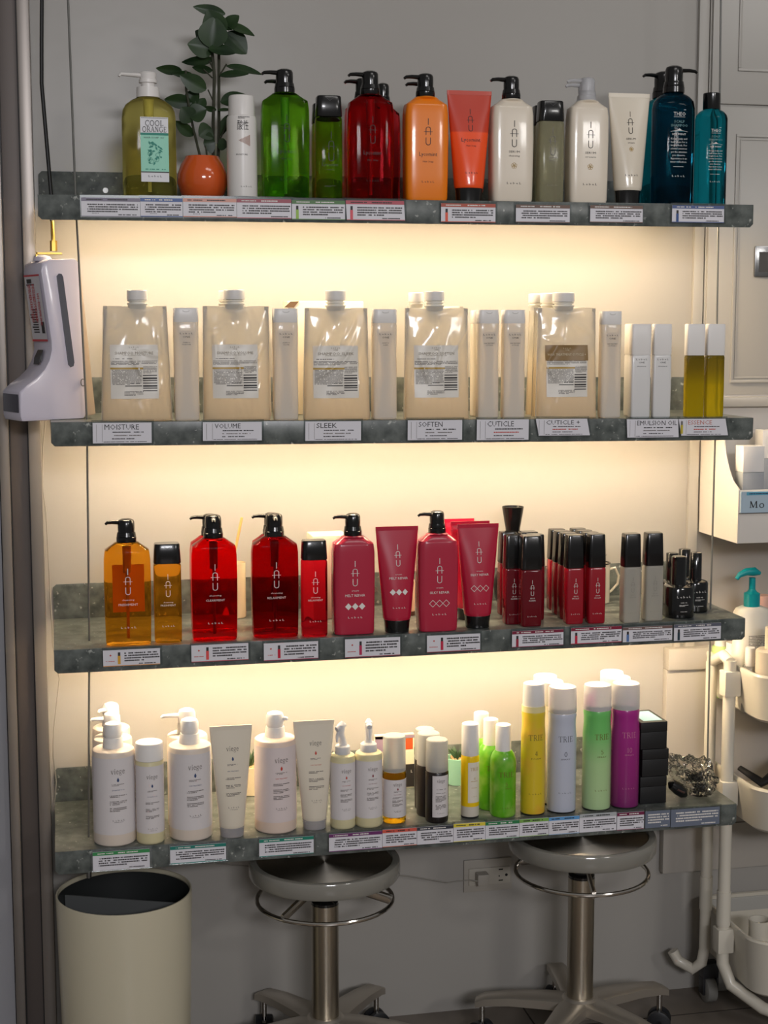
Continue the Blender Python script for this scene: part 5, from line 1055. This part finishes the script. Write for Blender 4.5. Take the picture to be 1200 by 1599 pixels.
T(0, 689, 774, 318, 347, 'price tag with orange red band under the orange tube', (170, 72, 50), icon=(220, 80, 50), edge=(196, 96, 74))
T(0, 806, 890, 320, 347.5, 'price tag with brown band under the white cleansing pump bottle', (104, 78, 66), edge=(120, 90, 80))
T(0, 922, 1004, 321, 347.5, 'price tag with brown band under the pearl white tube', (104, 78, 66), edge=(120, 90, 80))
T(0, 1050, 1131, 321, 347.5, 'price tag with blue band under the teal bottles', (70, 88, 136), icon=(30, 70, 130), edge=(90, 104, 150))
T(1, 145, 237, 660, 692, 'price tag printed MOISTURE', title='MOISTURE')
T(1, 317, 409, 659, 688, 'price tag printed VOLUME', title='VOLUME')
T(1, 477, 564, 658, 688, 'price tag printed SLEEK', title='SLEEK')
T(1, 637, 722, 656, 687, 'price tag printed SOFTEN', title='SOFTEN')
T(1, 745, 826, 655, 687, 'price tag printed CUTICLE without a plus sign', title='CUTICLE')
T(1, 837, 917, 654, 680, 'price tag printed CUTICLE + and leaning sideways', title='CUTICLE +', lean=.006)
T(1, 979, 1059, 654.5, 683, 'price tag printed EMULSION OIL', title='EMULSION OIL', lean=.002)
T(1, 1060, 1133, 654, 680, 'price tag printed ESSENCE', title='ESSENCE', icon=(196, 176, 60), lean=.006, tcol=mat('rose title ink', (190, 120, 106), .5))
rd = (150, 40, 60)
T(2, 161, 250, 1014, 1039, 'price tag under the large amber bottle', icon=(214, 160, 50), sleeve='left', edge=(214, 150, 90))
T(2, 299, 388, 1006, 1032, 'price tag under the bright red pump bottle on the third shelf', icon=(220, 80, 80), sleeve='left', edge=(190, 90, 100))
T(2, 412, 497, 1003, 1030, 'price tag under the dark red pump bottle and its small neighbour', icon=(190, 20, 50), sleeve='left', edge=(160, 60, 90))
T(2, 539, 625, 996.5, 1025, 'price tag under the raspberry pump bottle with solid diamonds', icon=(180, 40, 80), sleeve='left', edge=rd)
T(2, 667, 750, 991, 1017, 'price tag under the raspberry pump bottle with outlined diamonds', icon=(190, 40, 70), sleeve='left', edge=rd)
T(2, 800, 880, 984, 1009, 'price tag with dark red band under the dark red serum bottles', (120, 26, 54), icon=(150, 40, 60), edge=(150, 80, 100))
T(2, 892, 971, 979, 1004, 'price tag with dark red band under the block of red serum bottles', (128, 26, 54), icon=(190, 30, 60), edge=(180, 60, 80))
T(2, 973, 1050, 978, 1001, 'price tag with brown band under the frosted serum bottles', (112, 88, 84), icon=(90, 120, 170))
T(2, 1053, 1126, 974, 999, 'price tag with grey band under the black oil bottles', (88, 90, 104), icon=(40, 60, 70))
T(3, 145, 234, 1328, 1357, 'price tag with grass green band at the left of the lowest shelf', (54, 136, 78))
T(3, 266, 353, 1319, 1346, 'price tag with teal band under the second white pump bottle', (30, 118, 106), edge=(60, 140, 130))
T(3, 405, 490, 1308, 1335, 'price tag with teal band under the pump bottle with red drop', (30, 124, 104), edge=(60, 140, 130))
T(3, 514, 597, 1300, 1327, 'price tag with purple band under the trigger spray bottles', (104, 44, 100), edge=(140, 90, 140))
T(3, 597.5, 651, 1294, 1321, 'price tag with coral band under the golden oil bottle', (206, 86, 70), edge=(210, 130, 110))
T(3, 651.5, 708, 1290, 1317, 'price tag with black band under the dark bottles', (52, 54, 64))
T(3, 708.5, 758, 1285, 1313, 'price tag with yellow band under the slim yellow bottle', (216, 198, 64), edge=(220, 210, 120))
T(3, 758.5, 811, 1282, 1309, 'price tag with dark green band under the lime green bottles', (44, 122, 74), edge=(150, 190, 160))
T(3, 811.5, 857, 1278, 1305, 'price tag with light green band under the yellow foam can', (120, 168, 78), edge=(170, 200, 140))
T(3, 857.5, 905, 1275, 1302, 'price tag with sky blue band under the lavender can', (88, 150, 204), edge=(150, 180, 210))
T(3, 905.5, 963, 1270, 1298, 'price tag with pale grey band under the pale green can', (168, 172, 174))
T(3, 964, 1006, 1268, 1295, 'price tag with maroon band under the magenta can', (110, 28, 66), edge=(150, 90, 110))
T(3, 1008, 1047, 1266, 1292, 'small slate grey price tag under the black cartons', dim=True)
T(3, 1048, 1124, 1262, 1289, 'slate grey price tag at the right end of the lowest shelf', dim=True)

# ================================================================== hand sanitizer dispenser at the left
def dispenser():
    wm = mat('lilac white plastic', (206, 200, 214), .26, coat=.3)
    s = .35; cx_, cy_ = 0, 340; an = R_(21); y0 = .082
    org = P(0+352*s, 340+895*s, 1, y0)      # rear lower corner of the visible side
    def q(u, v):                             # crop px -> local (u along the side, height)
        p = P(u*s, 340+v*s, 1, y0); return ((p.x-org.x)/math.cos(an), p.z-org.z)
    t = thing('soap_dispenser', 'white automatic hand sanitizer dispenser with red lettered sticker', 'dispenser', None, (org.x, y0, org.z), an)
    prof = [(100, 905), (93, 880), (90, 775), (120, 745), (165, 712), (200, 675), (221, 635), (231, 590), (229, 550), (207, 400), (184, 240), (190, 205), (215, 188), (335, 182), (352, 196), (388, 870), (378, 897)]
    pts = [q(*p) for p in prof]; th = .088
    mb = MB().prism(pts, 0, th); obj('body', mb, wm, t, bevel=.007, smooth=50)
    slot = [q(252, 262), q(262, 250), q(274, 252), q(281, 266), q(331, 645), q(327, 662), q(314, 667), q(304, 655)]
    obj('level_window', MB().prism(slot, -.0016, .001), mat('dark smoked window', (84, 86, 96), .25), t)
    nz = [q(93, 775), q(93, 888)]
    wn = MB().box(nz[0][0]-.0024, nz[0][0]+.003, .006, th-.006, nz[1][1]+.008, nz[0][1]-.004); obj('sensor_window', wn, mat('dark sensor glass', (64, 62, 72), .15), t, bevel=.0015)
    a, b_ = q(182, 240), q(226, 560)
    def fp(v, wv):   # point on sloping front face: v 0..1 down, wv 0..1 across depth
        u = a[0]+(b_[0]-a[0])*v; z = a[1]+(b_[1]-a[1])*v; return (u-.0012, th*(.08+.84*wv), z)
    def quadset(rs, nm, m_, off=0):
        mb = MB()
        for v0, v1, w0, w1 in rs: mb.add([(x-off, y, z) for x, y, z in (fp(v0, w0), fp(v0, w1), fp(v1, w1), fp(v1, w0))], [(0, 1, 2, 3)])
        me = bpy.data.meshes.new(nm); me.from_pydata(mb.v, [], mb.f); me.materials.append(m_); o = bpy.data.objects.new(nm, me); COL.objects.link(o); o.parent = t
    quadset([(.04, .97, .02, .98)], 'sticker', mat('sticker paper', (206, 202, 206), .4))
    rm = mat('sticker red', (196, 60, 66), .45)
    quadset([(.04, .065, .0, 1), (.945, .975, .0, 1)], 'red_rules', rm, .0004)
    mb = MB()
    def vtext(sx, w0, v0, size, nm, m_):
        mb = MB()
        for i, ch in enumerate(sx):
            V, Fc = flat([('t', ch, 0, 0, 1)] if ord(ch) < 200 else [('t', ch, 0, 0, 1.0)])
            L_ = abs(b_[1]-a[1])
            mb.add([(lambda p: (p[0]-.0006, p[1], p[2]))(fp(v0+(i*1.25*size/L_)-y*size/L_, w0-x*size/th)) for x, y in V], Fc)
        me = bpy.data.meshes.new(nm); me.from_pydata(mb.v, [], mb.f); me.materials.append(m_); o = bpy.data.objects.new(nm, me); COL.objects.link(o); o.parent = t
    vtext('請使用前', .74, .24, .013, 'red_lettering', rm); vtext('酒精消毒', .50, .24, .013, 'red_lettering', rm)
    vtext('手部清潔', .24, .36, .011, 'red_lettering', rm)
    rnd = random.Random(2); quadset([(.52+.035*i, .52+.035*i+.018, .45, .92-.2*rnd.random()) for i in range(10)]+[(.1, .16, .55, .85), (.17, .19, .4, .9), (.70, .86, .10, .28)], 'fine_print', black_ink, .0005)
    obj('eye', MB().prism([q(x, y) for x, y in ((222, 590), (214, 640), (203, 655), (206, 625))], th*.35, th*.65), black, t)
    tp = q(262, 186); obj('top_knob', MB().loft([(0, .017, .017, 2), (.007, .014, .014, 2), (.010, .006, .006, 2)], 28), wm, t, loc=(tp[0]-.012, th*.5, tp[1]-.002))
    bk = [q(352, 196), q(372, 215), q(442, 880), q(388, 890)]
    obj('wall_bracket', MB().prism(bk, .012, th-.012), mat('beige bracket', (190, 170, 146), .4), t, bevel=.003)
    kp = q(368, 735); obj('lock_ring', MB().tube([(kp[0]+.004*math.cos(R_(k*30)), -.003, kp[1]+.006*math.sin(R_(k*30))) for k in range(13)], .0009, 6), hw, t)
dispenser()

# ================================================================== below the shelves
def bin_():
    cxy = P(194, 1391, 2, .345); r = (P(299, 1391, 2, .345)-P(89, 1391, 2, .345)).length/2
    t = thing('trash_bin', 'cream grey round waste bin with divided black interior standing on the floor', 'bin', None, (cxy.x, cxy.y, FZ))
    outer = mat('cream metallic bin', (196, 188, 164), .34, coat=.3)
    obj('shell', MB().loft([(0, r*.90, r*.90, 2), (.004, r*.93, r*.93, 2), (.388, r, r, 2), (.391, r*.995, r*.995, 2), (.391, r*.975, r*.975, 2), (.385, r*.965, r*.965, 2)], 64, top=False), outer, t)
    inn = mat('black inner bucket', (40, 42, 42), .4)
    obj('inner_bucket', MB().loft([(.383, r*.968, r*.968, 2), (.24, r*.93, r*.93, 2), (.05, r*.90, r*.90, 2)][::-1], 56, bot=True, top=False), inn, t)
    d = Vector((1, -.42, 0)).normalized(); n = Vector((-d.y, d.x, 0)); mb = MB(); vs = []
    for zz, k in ((.06, .86), (.372, .955)):
        for sg in (-1, 1):
            for o_ in (-.0015, .0015): p = d*sg*r*k+n*(o_+.006); vs.append((p.x, p.y, zz))
    mb.add(vs, [(0, 1, 3, 2), (4, 6, 7, 5), (0, 2, 6, 4), (1, 5, 7, 3), (0, 4, 5, 1), (2, 3, 7, 6)])
    obj('divider', mb, mat('dark grey divider', (92, 94, 94), .4), t)
    a = d*r*.2; obj('bucket_flap', MB().add([(-r*.62, -r*.60, .33), (r*.28, -r*.90, .33), (r*.30, -r*.70, .345), (-r*.80, -r*.30, .345), (-r*.62, -r*.60, .327), (r*.28, -r*.90, .327), (r*.30, -r*.70, .342), (-r*.80, -r*.30, .342)], [(0, 1, 2, 3), (7, 6, 5, 4), (0, 4, 5, 1), (1, 5, 6, 2), (2, 6, 7, 3), (3, 7, 4, 0)]), MATS['dark grey divider'], t)
bin_()
chrome = mat('chrome', (200, 196, 190), .14, metal=1); satin = mat('satin steel', (176, 168, 154), .3, metal=1); add_bump(satin, 40, .12, .0005, 2, (1, 1, .04))
cushion = mat('clear grey vinyl', (150, 147, 138), .14, trans=.25, ior=1.35, coat=.5)
disc_m = mat('spun steel disc', (205, 198, 186), .45, metal=1)
N_, L_, b_ = nodes(disc_m); b_.inputs['Anisotropic'].default_value = .9; b_.inputs['Anisotropic Rotation'].default_value = .25
tn = N_.new('ShaderNodeTangent'); tn.direction_type = 'RADIAL'; tn.axis = 'Z'; L_.new(tn.outputs[0], b_.inputs['Tangent'])
castm = mat('caster rubber', (30, 31, 34), .4); cup = mat('grey vinyl underside', (120, 118, 110), .35)
def stool(xc, yc, zseat, label, rot, ring_z, post_r=.0255):
    t = thing('rolling_stool', label, 'stool', 'low rolling stools', (xc, yc, FZ)); R = .141; zseat -= FZ; ring_z -= FZ
    obj('seat', MB().loft([(zseat-.034, R*.93, R*.93, 2), (zseat-.031, R*.98, R*.98, 2), (zseat-.026, R, R, 2), (zseat-.006, R, R, 2), (zseat-.001, R*.985, R*.985, 2), (zseat, R*.96, R*.96, 2), (zseat-.001, R*.90, R*.90, 2), (zseat-.005, R*.89, R*.89, 2)], 72, top=False), cushion, t)
    obj('seat_disc', MB().loft([(zseat-.007, R*.895, R*.895, 2), (zseat-.0055, R*.895, R*.895, 2), (zseat-.0035, R*.86, R*.86, 2), (zseat-.0065, R*.45, R*.45, 2), (zseat-.0075, R*.05, R*.05, 2)], 72), disc_m, t)
    obj('foot_ring', MB().tube([(R*.90*math.cos(R_(k*7.5)), R*.90*math.sin(R_(k*7.5)), ring_z) for k in range(49)], .0042, 10), chrome, t)
    mb = MB()
    for k in (rot+55, rot+175, rot+295): c, s_ = math.cos(R_(k)), math.sin(R_(k)); mb.tube([(c*.03, s_*.03, ring_z+.03), (c*R*.89, s_*R*.89, ring_z+.001)], .0045, 8, 2.2)
    obj('ring_strut', mb, chrome, t)
    obj('seat_plate', MB().loft([(zseat-.046, .06, .06, 2), (zseat-.034, .10, .10, 2)], 40), cup, t)
    obj('gas_lift', MB().loft([(zseat-.09, .0135, .0135, 2), (zseat-.05, .0135, .0135, 2)], 28), chrome, t)
    obj('lift_collar', MB().loft([(zseat-.089, post_r*.98, post_r*.98, 2), (zseat-.083, post_r*.98, post_r*.98, 2), (zseat-.078, post_r*.75, post_r*.75, 2), (zseat-.070, post_r*.7, post_r*.7, 2)], 32), black, t)
    obj('post', MB().loft([(.095, post_r, post_r, 2), (zseat-.088, post_r, post_r, 2)], 40), satin, t)
    legm = mat('cast aluminium', (186, 178, 166), .36, metal=.75)
    obj('hub', MB().loft([(.078, .034, .034, 2), (.092, .040, .040, 2), (.108, .038, .038, 2), (.114, .030, .030, 2)], 40), legm, t)
    for k in range(5):
        an = R_(rot+72*k); c, s_ = math.cos(an), math.sin(an); mb = MB(); vs = []; prof = ((.0, .110, .030, .020), (.05, .111, .026, .020), (.12, .108, .021, .018), (.17, .101, .017, .017), (.188, .092, .014, .014))
        for (r, zt, hwid, tk) in prof:
            r += .015
            for (sw, zz) in ((-1, zt-tk), (-1.0, zt-.003), (-.8, zt), (.8, zt), (1.0, zt-.003), (1, zt-tk)): vs.append((c*r-s_*sw*hwid, s_*r+c*sw*hwid, zz))
        n = 6; fs = [(j*n+i, j*n+(i+1) % n, (j+1)*n+(i+1) % n, (j+1)*n+i) for j in range(4) for i in range(n)]+[tuple(range(n)), tuple(range(4*n, 5*n))]
        mb.add(vs, fs); lg = obj('leg', mb, legm, t, smooth=40)
        cxx, cyy = c*.190, s_*.190; wv = Vector((math.cos(an+.9), math.sin(an+.9), 0)); cc = Vector((cxx, cyy, .0235)); 
        obj('caster_stem', MB().tube([(cxx, cyy, .038), (cxx, cyy, .088)], .0055, 12), chrome, lg)
        mb = MB()
        for sg in (-1, 1): mb.tube([cc+wv*(sg*.004), cc+wv*(sg*.007), cc+wv*(sg*.016), cc+wv*(sg*.018)], [.022, .0233, .0233, .018], 28)
        mb.tube([cc-wv*.018, cc+wv*.018], .006, 10)
        obj('caster', mb, castm, lg)
stool(.484, .090, .375, 'left rolling stool with a clear grey rimmed round seat', 48, .297)
stool(.981, .070, .395, 'right rolling stool with a clear grey rimmed round seat, in front of the outlet', 86, .318)
# wall socket with plugged lead
a = P(724, 1343, 1, WY); b2 = P(798, 1387, 1, WY)
t = thing('wall_socket', 'white double wall socket with a white plug in its left side', 'socket', None, ((a.x+b2.x)/2, WY, (a.z+b2.z)/2)); W_ = b2.x-a.x; H_ = a.z-b2.z
obj('plate', MB().box(-W_/2, W_/2, -.005, -.0003, -H_/2, H_/2), mat('old ivory plate', (168, 162, 152), .4), t, bevel=.0018)
obj('insert', MB().box(-W_*.40, W_*.46, -.008, -.005, -H_*.28, H_*.24), mat('ivory insert', (178, 172, 160), .4), t, bevel=.001)
obj('slots', MB().box(W_*.22, W_*.31, -.0084, -.0079, .010, .0125).box(W_*.22, W_*.31, -.0084, -.0079, -.013, -.0105).box(W_*.22, W_*.24, -.0084, -.0079, -.004, -.001).tube([(W_*.38, -.0079, -.001), (W_*.38, -.0084, -.001)], .003, 10), dark_m, t)
p_ = thing('power_plug', 'white plug pushed into the wall socket with its thin lead running left', 'plug', None, ((a.x+b2.x)/2-W_*.14, WY-.008, (a.z+b2.z)/2))
obj('plug_body', MB().box(-.014, .010, -.024, -.0002, -.013, .011), MATS['old ivory plate'], p_, bevel=.003)
O_ = Vector(p_.location); pts = [P(px, py, 1, .27)-O_ for px, py in ((340, 1348), (400, 1354), (560, 1360), (640, 1368), (700, 1378), (735, 1374))]+[Vector((-.004, -.022, -.004))]
obj('lead', MB().tube(pts, .0013, 6), mat('grey cord', (150, 146, 138), .6), p_)

# ---- wall bin box for sachets at the right
bx = thing('wall_bin', 'white wall hung bin with curved side and a sign reading Mo', 'bin')
X0, Y1, YF = 1.300, .284, .103; zb_ = .939; ZB = P(1090, 655, 1, .28).z
wb_ = mat('white bin plastic', (214, 208, 200), .32)
def zy(px, py): p = P(px, py, 0, X0); return (p.y, p.z)
side = [(Y1, zb_), (YF, zb_), (YF, zy(1152, 765)[1]), zy(1152, 762), zy(1144, 750), zy(1138, 733), zy(1133, 710), zy(1131, 690), zy(1124, 640), (zy(1122, 600)[0], zy(1122, 600)[1])]
side = side+[(Y1, side[-1][1])]
def sideplate(x):
    n = len(side); vs = [(x, y, z) for y, z in side]+[(x+.003, y, z) for y, z in side]
    return MB().add(vs, [tuple(range(n)), tuple(range(2*n-1, n-1, -1))]+[(i, i+n, (i+1) % n+n, (i+1) % n) for i in range(n)])
obj('side_panel', sideplate(X0), wb_, bx); obj('side_panel', sideplate(X0+.46), wb_, bx)
zf = zy(1152, 765)[1]
obj('front_panel', MB().box(X0+.003, X0+.46, YF, YF+.003, zb_, zf), wb_, bx, bevel=.001)
obj('bottom_panel', MB().box(X0+.003, X0+.46, YF+.003, Y1, zb_, zb_+.003), wb_, bx)
obj('back_panel', MB().box(X0+.003, X0+.46, Y1-.003, Y1, zb_+.003, side[-1][1]), wb_, bx)
a = P(1153, 768, 1, YF); b2 = P(1153, 801, 1, YF)
sg = obj('sign_holder', MB().box(X0+.004, X0+.44, YF-.003, YF-.0005, b2.z, a.z), mat('pale blue sign card', (170, 188, 200), .4), bx)
obj('holder_edge', MB().box(X0+.0, X0+.44, YF-.005, YF-.003, b2.z-.0012, b2.z), mat('dark sign edge', (80, 78, 74), .5), sg)
q1 = P(1171, 793, 1, YF-.004); V, Fc = flat([('s', 'Mo', 0, 0, .0125, .031, 'l')])
me = bpy.data.meshes.new('lettering'); me.from_pydata([(q1.x+x, YF-.0036, q1.z+z+.0062) for x, z in V], [], Fc); me.materials.append(black_ink); o = bpy.data.objects.new('lettering', me); COL.objects.link(o); o.parent = sg
q2 = P(1167, 770, 1, YF-.004); on_flat(sg, [('r', q2.x, q2.z-.0045, q2.x+.2, q2.z+.0015)], YF-.0035, mat('blue strip print', (90, 160, 186), .5), 'blue_strip'); on_flat(sg, [('m', q2.x+.05, q2.z-.0015, .09, .0035, 1, .0024)], YF-.004, mat('navy ink', (40, 60, 90), .5), 'strip_lettering')
gbox = mat('grey lower carton', (150, 154, 160), .45)
def sachet_box(x0, x1, ytop, ysplit, Y, label, depth=.03):
    a = P(x0, ytop, 1, Y); b = P(x1, ytop, 1, Y); s_ = P(x0, ysplit, 1, Y).z; wd = b.x-a.x; z0 = zb_+.0032
    t = thing('product_box', label, 'box', 'boxes standing in the wall bin', (a.x+wd/2, Y+depth/2, z0))
    obj('lower_half', MB().box(-wd/2, wd/2, -depth/2, depth/2, 0, s_-z0), gbox, t, bevel=.001); obj('upper_half', MB().box(-wd/2, wd/2, -depth/2, depth/2, s_-z0+.0002, a.z-z0), white_p, t, bevel=.0012)
sachet_box(1162, 1195, 697, 738, .135, 'white and grey box in front inside the wall bin', .035)
sachet_box(1192, 1225, 672, 716, .20, 'taller white and grey box further back in the wall bin', .035)

# ---- trolley with three baskets
tw = mat('cream white powder coat', (206, 200, 186), .34, coat=.2)
tr = thing('utility_trolley', 'cream white wheeled trolley with tube legs and round cornered baskets at the right edge', 'trolley')
PX, PF, PB = 1.300, .120, .205
top_z = P(1128, 1032, 1, PF).z
front_pts = [(PX, PF, top_z), (PX, PF, .12), (PX, PF-.003, .085), (PX+.012, PF-.018, .045), (PX+.06, PF-.065, .012), (PX+.10, PF-.105, .005)]
back_pts = [(PX+.0, PB, top_z-.02), (PX, PB, .08), (PX-.004, PB+.004, .048), (PX-.02, PB+.012, .032), (PX-.045, PB+.03, .045), (PX-.055, PB+.035, .065)]
obj('leg', MB().tube(front_pts, .0125, 18), tw, tr); obj('leg', MB().tube(back_pts, .0115, 18), tw, tr)
obj('cross_tube', MB().tube([(PX, PF, top_z-.004), (PX, PF+.03, top_z+.004), (PX, PB, top_z-.02)], .011, 14), tw, tr)
obj('joint_sleeve', MB().tube([(PX, PF, .235), (PX, PF, .165)], .0142, 18), tw, tr); obj('joint_sleeve', MB().tube([(PX, PB, .235), (PX, PB, .165)], .0132, 18), tw, tr)
def basket(zr, depth_, name, yf, yb, x0=1.316, x1=1.75, bev=.055, drop=0):
    t = thing('trolley_basket', name, 'basket', 'baskets of the white trolley')
    def ring(z, ins, rr):
        pts = []; xa, xb, ya, yb2 = x0+ins, x1-ins, yf+ins, yb-ins
        for (cx, cy, a0) in ((xb-rr, yb2-rr*.4, 0), (xa+rr*.4, yb2-rr*.4, 90), (xa+rr, ya+rr, 180), (xb-rr, ya+rr, 270)):
            rr_ = rr; rr = rr*(.4 if a0 < 180 else 1); cx = cx if a0 != 0 else xb-rr
            for k in range(9): an = R_(a0+k*11.25); pts.append((cx+rr*math.cos(an), cy+rr*math.sin(an), z))
            rr = rr_
        return pts
    rs = [ring(zr-depth_, .022, .05), ring(zr-depth_+.008, .012, bev), ring(zr-.01, 0, bev), ring(zr, -.002, bev), ring(zr+.004, 0, bev), ring(zr+.003, .006, bev), ring(zr-.006, .005, bev), ring(zr-depth_+.010, .016, bev), ring(zr-depth_+.004, .026, .05)]
    n = 36; mb = MB(); vs = [p for r in rs for p in r]
    mb.add(vs, [(j*n+i, j*n+(i+1) % n, (j+1)*n+(i+1) % n, (j+1)*n+i) for j in range(len(rs)-1) for i in range(n)]+[tuple(range(n-1, -1, -1)), tuple(range((len(rs)-1)*n, len(rs)*n))])
    obj('tub', mb, tw, t, smooth=40)
    mb = MB()
    mb.box(PX-.016, x0+.002, PF-.015, PF+.015, zr-.055, zr-.005)
    obj('clip', mb, tw, t, bevel=.003)
    return t
z1_ = P(1150, 1062, 1, .02).z; z2_ = P(1165, 1238, 1, .02).z; z3_ = P(1150, 1476, 1, .02).z
basket(z1_, .095, 'uppermost trolley basket holding bottles', 0.0, .285)
basket(z2_, .090, 'middle trolley basket holding black straps', 0.0, .285)
basket(z3_, .118, 'lowest trolley basket holding white round holders', 0.0, .27)
ct = bpy.data.objects.new('caster', None); COL.objects.link(ct); ct.parent = tr; ct.location = (PX+.02, PB+.02, FZ+.0262); 
obj('wheel', MB().tube([(-.012, 0, 0), (-.010, 0, 0), (.010, 0, 0), (.012, 0, 0)], [.022, .026, .026, .022], 28), mat('translucent grey wheel', (150, 148, 142), .3, trans=.3), ct)
obj('axle_cover', MB().tube([(-.0135, 0, 0), (.0135, 0, 0)], .009, 16), hw, ct); obj('fork', MB().box(-.017, -.0125, -.012, .012, -.008, .028).box(.0125, .017, -.012, .012, -.008, .028).box(-.017, .017, -.012, .012, .028, .060), castm, ct, bevel=.001)
# contents of the baskets
f1 = z1_-.091; f2 = z2_-.086; f3 = z3_-.114
def stand(px0, px1, ytop, Y, zbase): a = P(px0, ytop, 1, Y); b = P(px1, ytop, 1, Y); return Vector((max((a.x+b.x)/2, 1.324+(b.x-a.x)*.55), Y, zbase+.0006)), (b.x-a.x), a.z-zbase
loc, w, h = stand(1131, 1184, 890, .165, f1); tq = mat('turquoise pump plastic', (0, 140, 146), .3)
t = thing('pump_bottle', 'white bottle with a turquoise pump standing in the upper trolley basket', 'bottle', None, loc); hb = P(1157, 947, 1, .165).z-loc.z
rg = [(0, w*.46, w*.3, 2.6), (.003, w*.5, w*.32, 2.6), (hb-.012, w*.5, w*.32, 2.6), (hb-.004, w*.44, w*.28, 2.4), (hb, w*.3, w*.26, 2)]
obj('body', MB().loft(rg, 40), mat('white lotion bottle', (220, 214, 200), .35), t)
obj('collar', MB().loft([(hb, w*.22, w*.22, 2), (hb+.026, w*.22, w*.22, 2), (hb+.029, w*.14, w*.14, 2), (hb+.034, w*.09, w*.09, 2), (h-.018, w*.09, w*.09, 2)], 28), tq, t)
obj('pump_head', MB().tube([(.016, 0, h-.010), (.004, 0, h-.006), (-.014, 0, h-.006), (-.028, 0, h-.012), (-.034, 0, h-.02)], [.004, .009, .0075, .0055, .004], 14), tq, t)
prints(t, rg, [('m', .003, hb*.62, .036, .045, 14, .0012)], grey_ink, 'fine_print'); prints(t, rg, [('r', -.012, hb*.44, .020, hb*.455), ('r', -.012, hb*.40, .020, hb*.42)], mat('navy ink', (40, 60, 90), .5), 'blue_rules')
loc, w, h = stand(1112, 1131, 1000, .25, f1)
def simple(name, label, cat, loc, w, h, m1, m2, split=.8, cw=.6, p=2, dr=1.0):
    t = thing(name, label, cat, None, loc); a = w/2
    obj('body', MB().loft([(0, a*.94, a*.94*dr, p), (.002, a, a*dr, p), (h*split-.004, a, a*dr, p), (h*split, a*.85, a*.85*dr, p)], 32), m1, t)
    obj('cap', MB().loft([(h*split, a*cw, a*cw*dr, p), (h-.001, a*cw, a*cw*dr, p), (h, a*cw*.92, a*cw*.92*dr, p)], 32), m2, t); return t
simple('lotion_bottle', 'pale green lotion bottle at the left end of the upper trolley basket', 'bottle', loc, w*1.3, h, mat('pale green plastic', (176, 204, 130), .4), white_p, .9, .7)
loc, w, h = stand(1155, 1178, 1012, .118, f1); simple('clear_bottle', 'small clear bottle with white cap in the upper trolley basket', 'bottle', loc, w, h, frosted('clear grey bottle', (210, 208, 200), .1, .7), white_p, .72, .62)
loc, w, h = stand(1184, 1226, 980, .07, f1); simple('round_bottle', 'white bottle with cream cap at the right edge in the upper trolley basket', 'bottle', loc, w, h, mat('warm white bottle', (206, 192, 172), .35), mat('cream cap', (226, 212, 190), .4), .76, .4)
loc, w, h = stand(1180, 1204, 930, .22, f1); simple('pink_bottle', 'pale pink bottle behind the turquoise pump bottle', 'bottle', loc, w*1.3, h, mat('pale pink plastic', (214, 172, 156), .4), mat('pale pink plastic', (214, 172, 156), .4), .85, .7)
loc, w, h = stand(1134, 1158, 1004, .215, f1); simple('carton_bottle', 'white printed bottle in front of the turquoise pump bottle', 'bottle', loc, w, h, white_p, white_p, .88, .8, 3)
rnd = random.Random(8); mb = MB(); q = P(1175, 1215, 1, .12); zc = f2
strap = [Vector((1.345, .16, z2_+.006)), Vector((1.375, .12, z2_-.015)), Vector((1.41, .11, z2_+.010)), Vector((1.45, .12, z2_+.030)), Vector((1.51, .12, z2_+.032)), Vector((1.58, .13, z2_+.01))]
tt = thing('black_strap_bundle', 'black strap bundle lying in the middle trolley basket', 'strap')
obj('strap', MB().tube(strap, [.008, .014, .020, .022, .020, .014], 12, .6), mat('black webbing', (20, 20, 21), .6), tt)
mb = MB()
for i in range(7): mb.tube([(1.44+rnd.uniform(-.03, .1), .06+rnd.uniform(0, .15), z2_-.045+rnd.uniform(0, .04)) for _ in range(4)], .010, 10)
obj('coil', mb, MATS['black webbing'], tt)
def holder(px0, px1, ytop, Y, label):
    loc, w, h = stand(px0, px1, ytop, Y, f3); a = w/2; loc.x += .022
    tag(obj('round_holder', MB().loft([(0, a*1.1, a*1.1, 2), (h*.45, a*1.08, a*1.08, 2), (h*.8, a, a, 2), (h, a*1.04, a*1.04, 2), (h, a*.90, a*.90, 2), (h*.4, a*.9, a*.9, 2)], 36), tw, loc=loc), label, 'holder', None)
holder(1137, 1168, 1440, .10, 'taller white round holder in the lowest trolley basket'); holder(1176, 1206, 1477, .06, 'lower white round holder at the right edge in the lowest trolley basket')
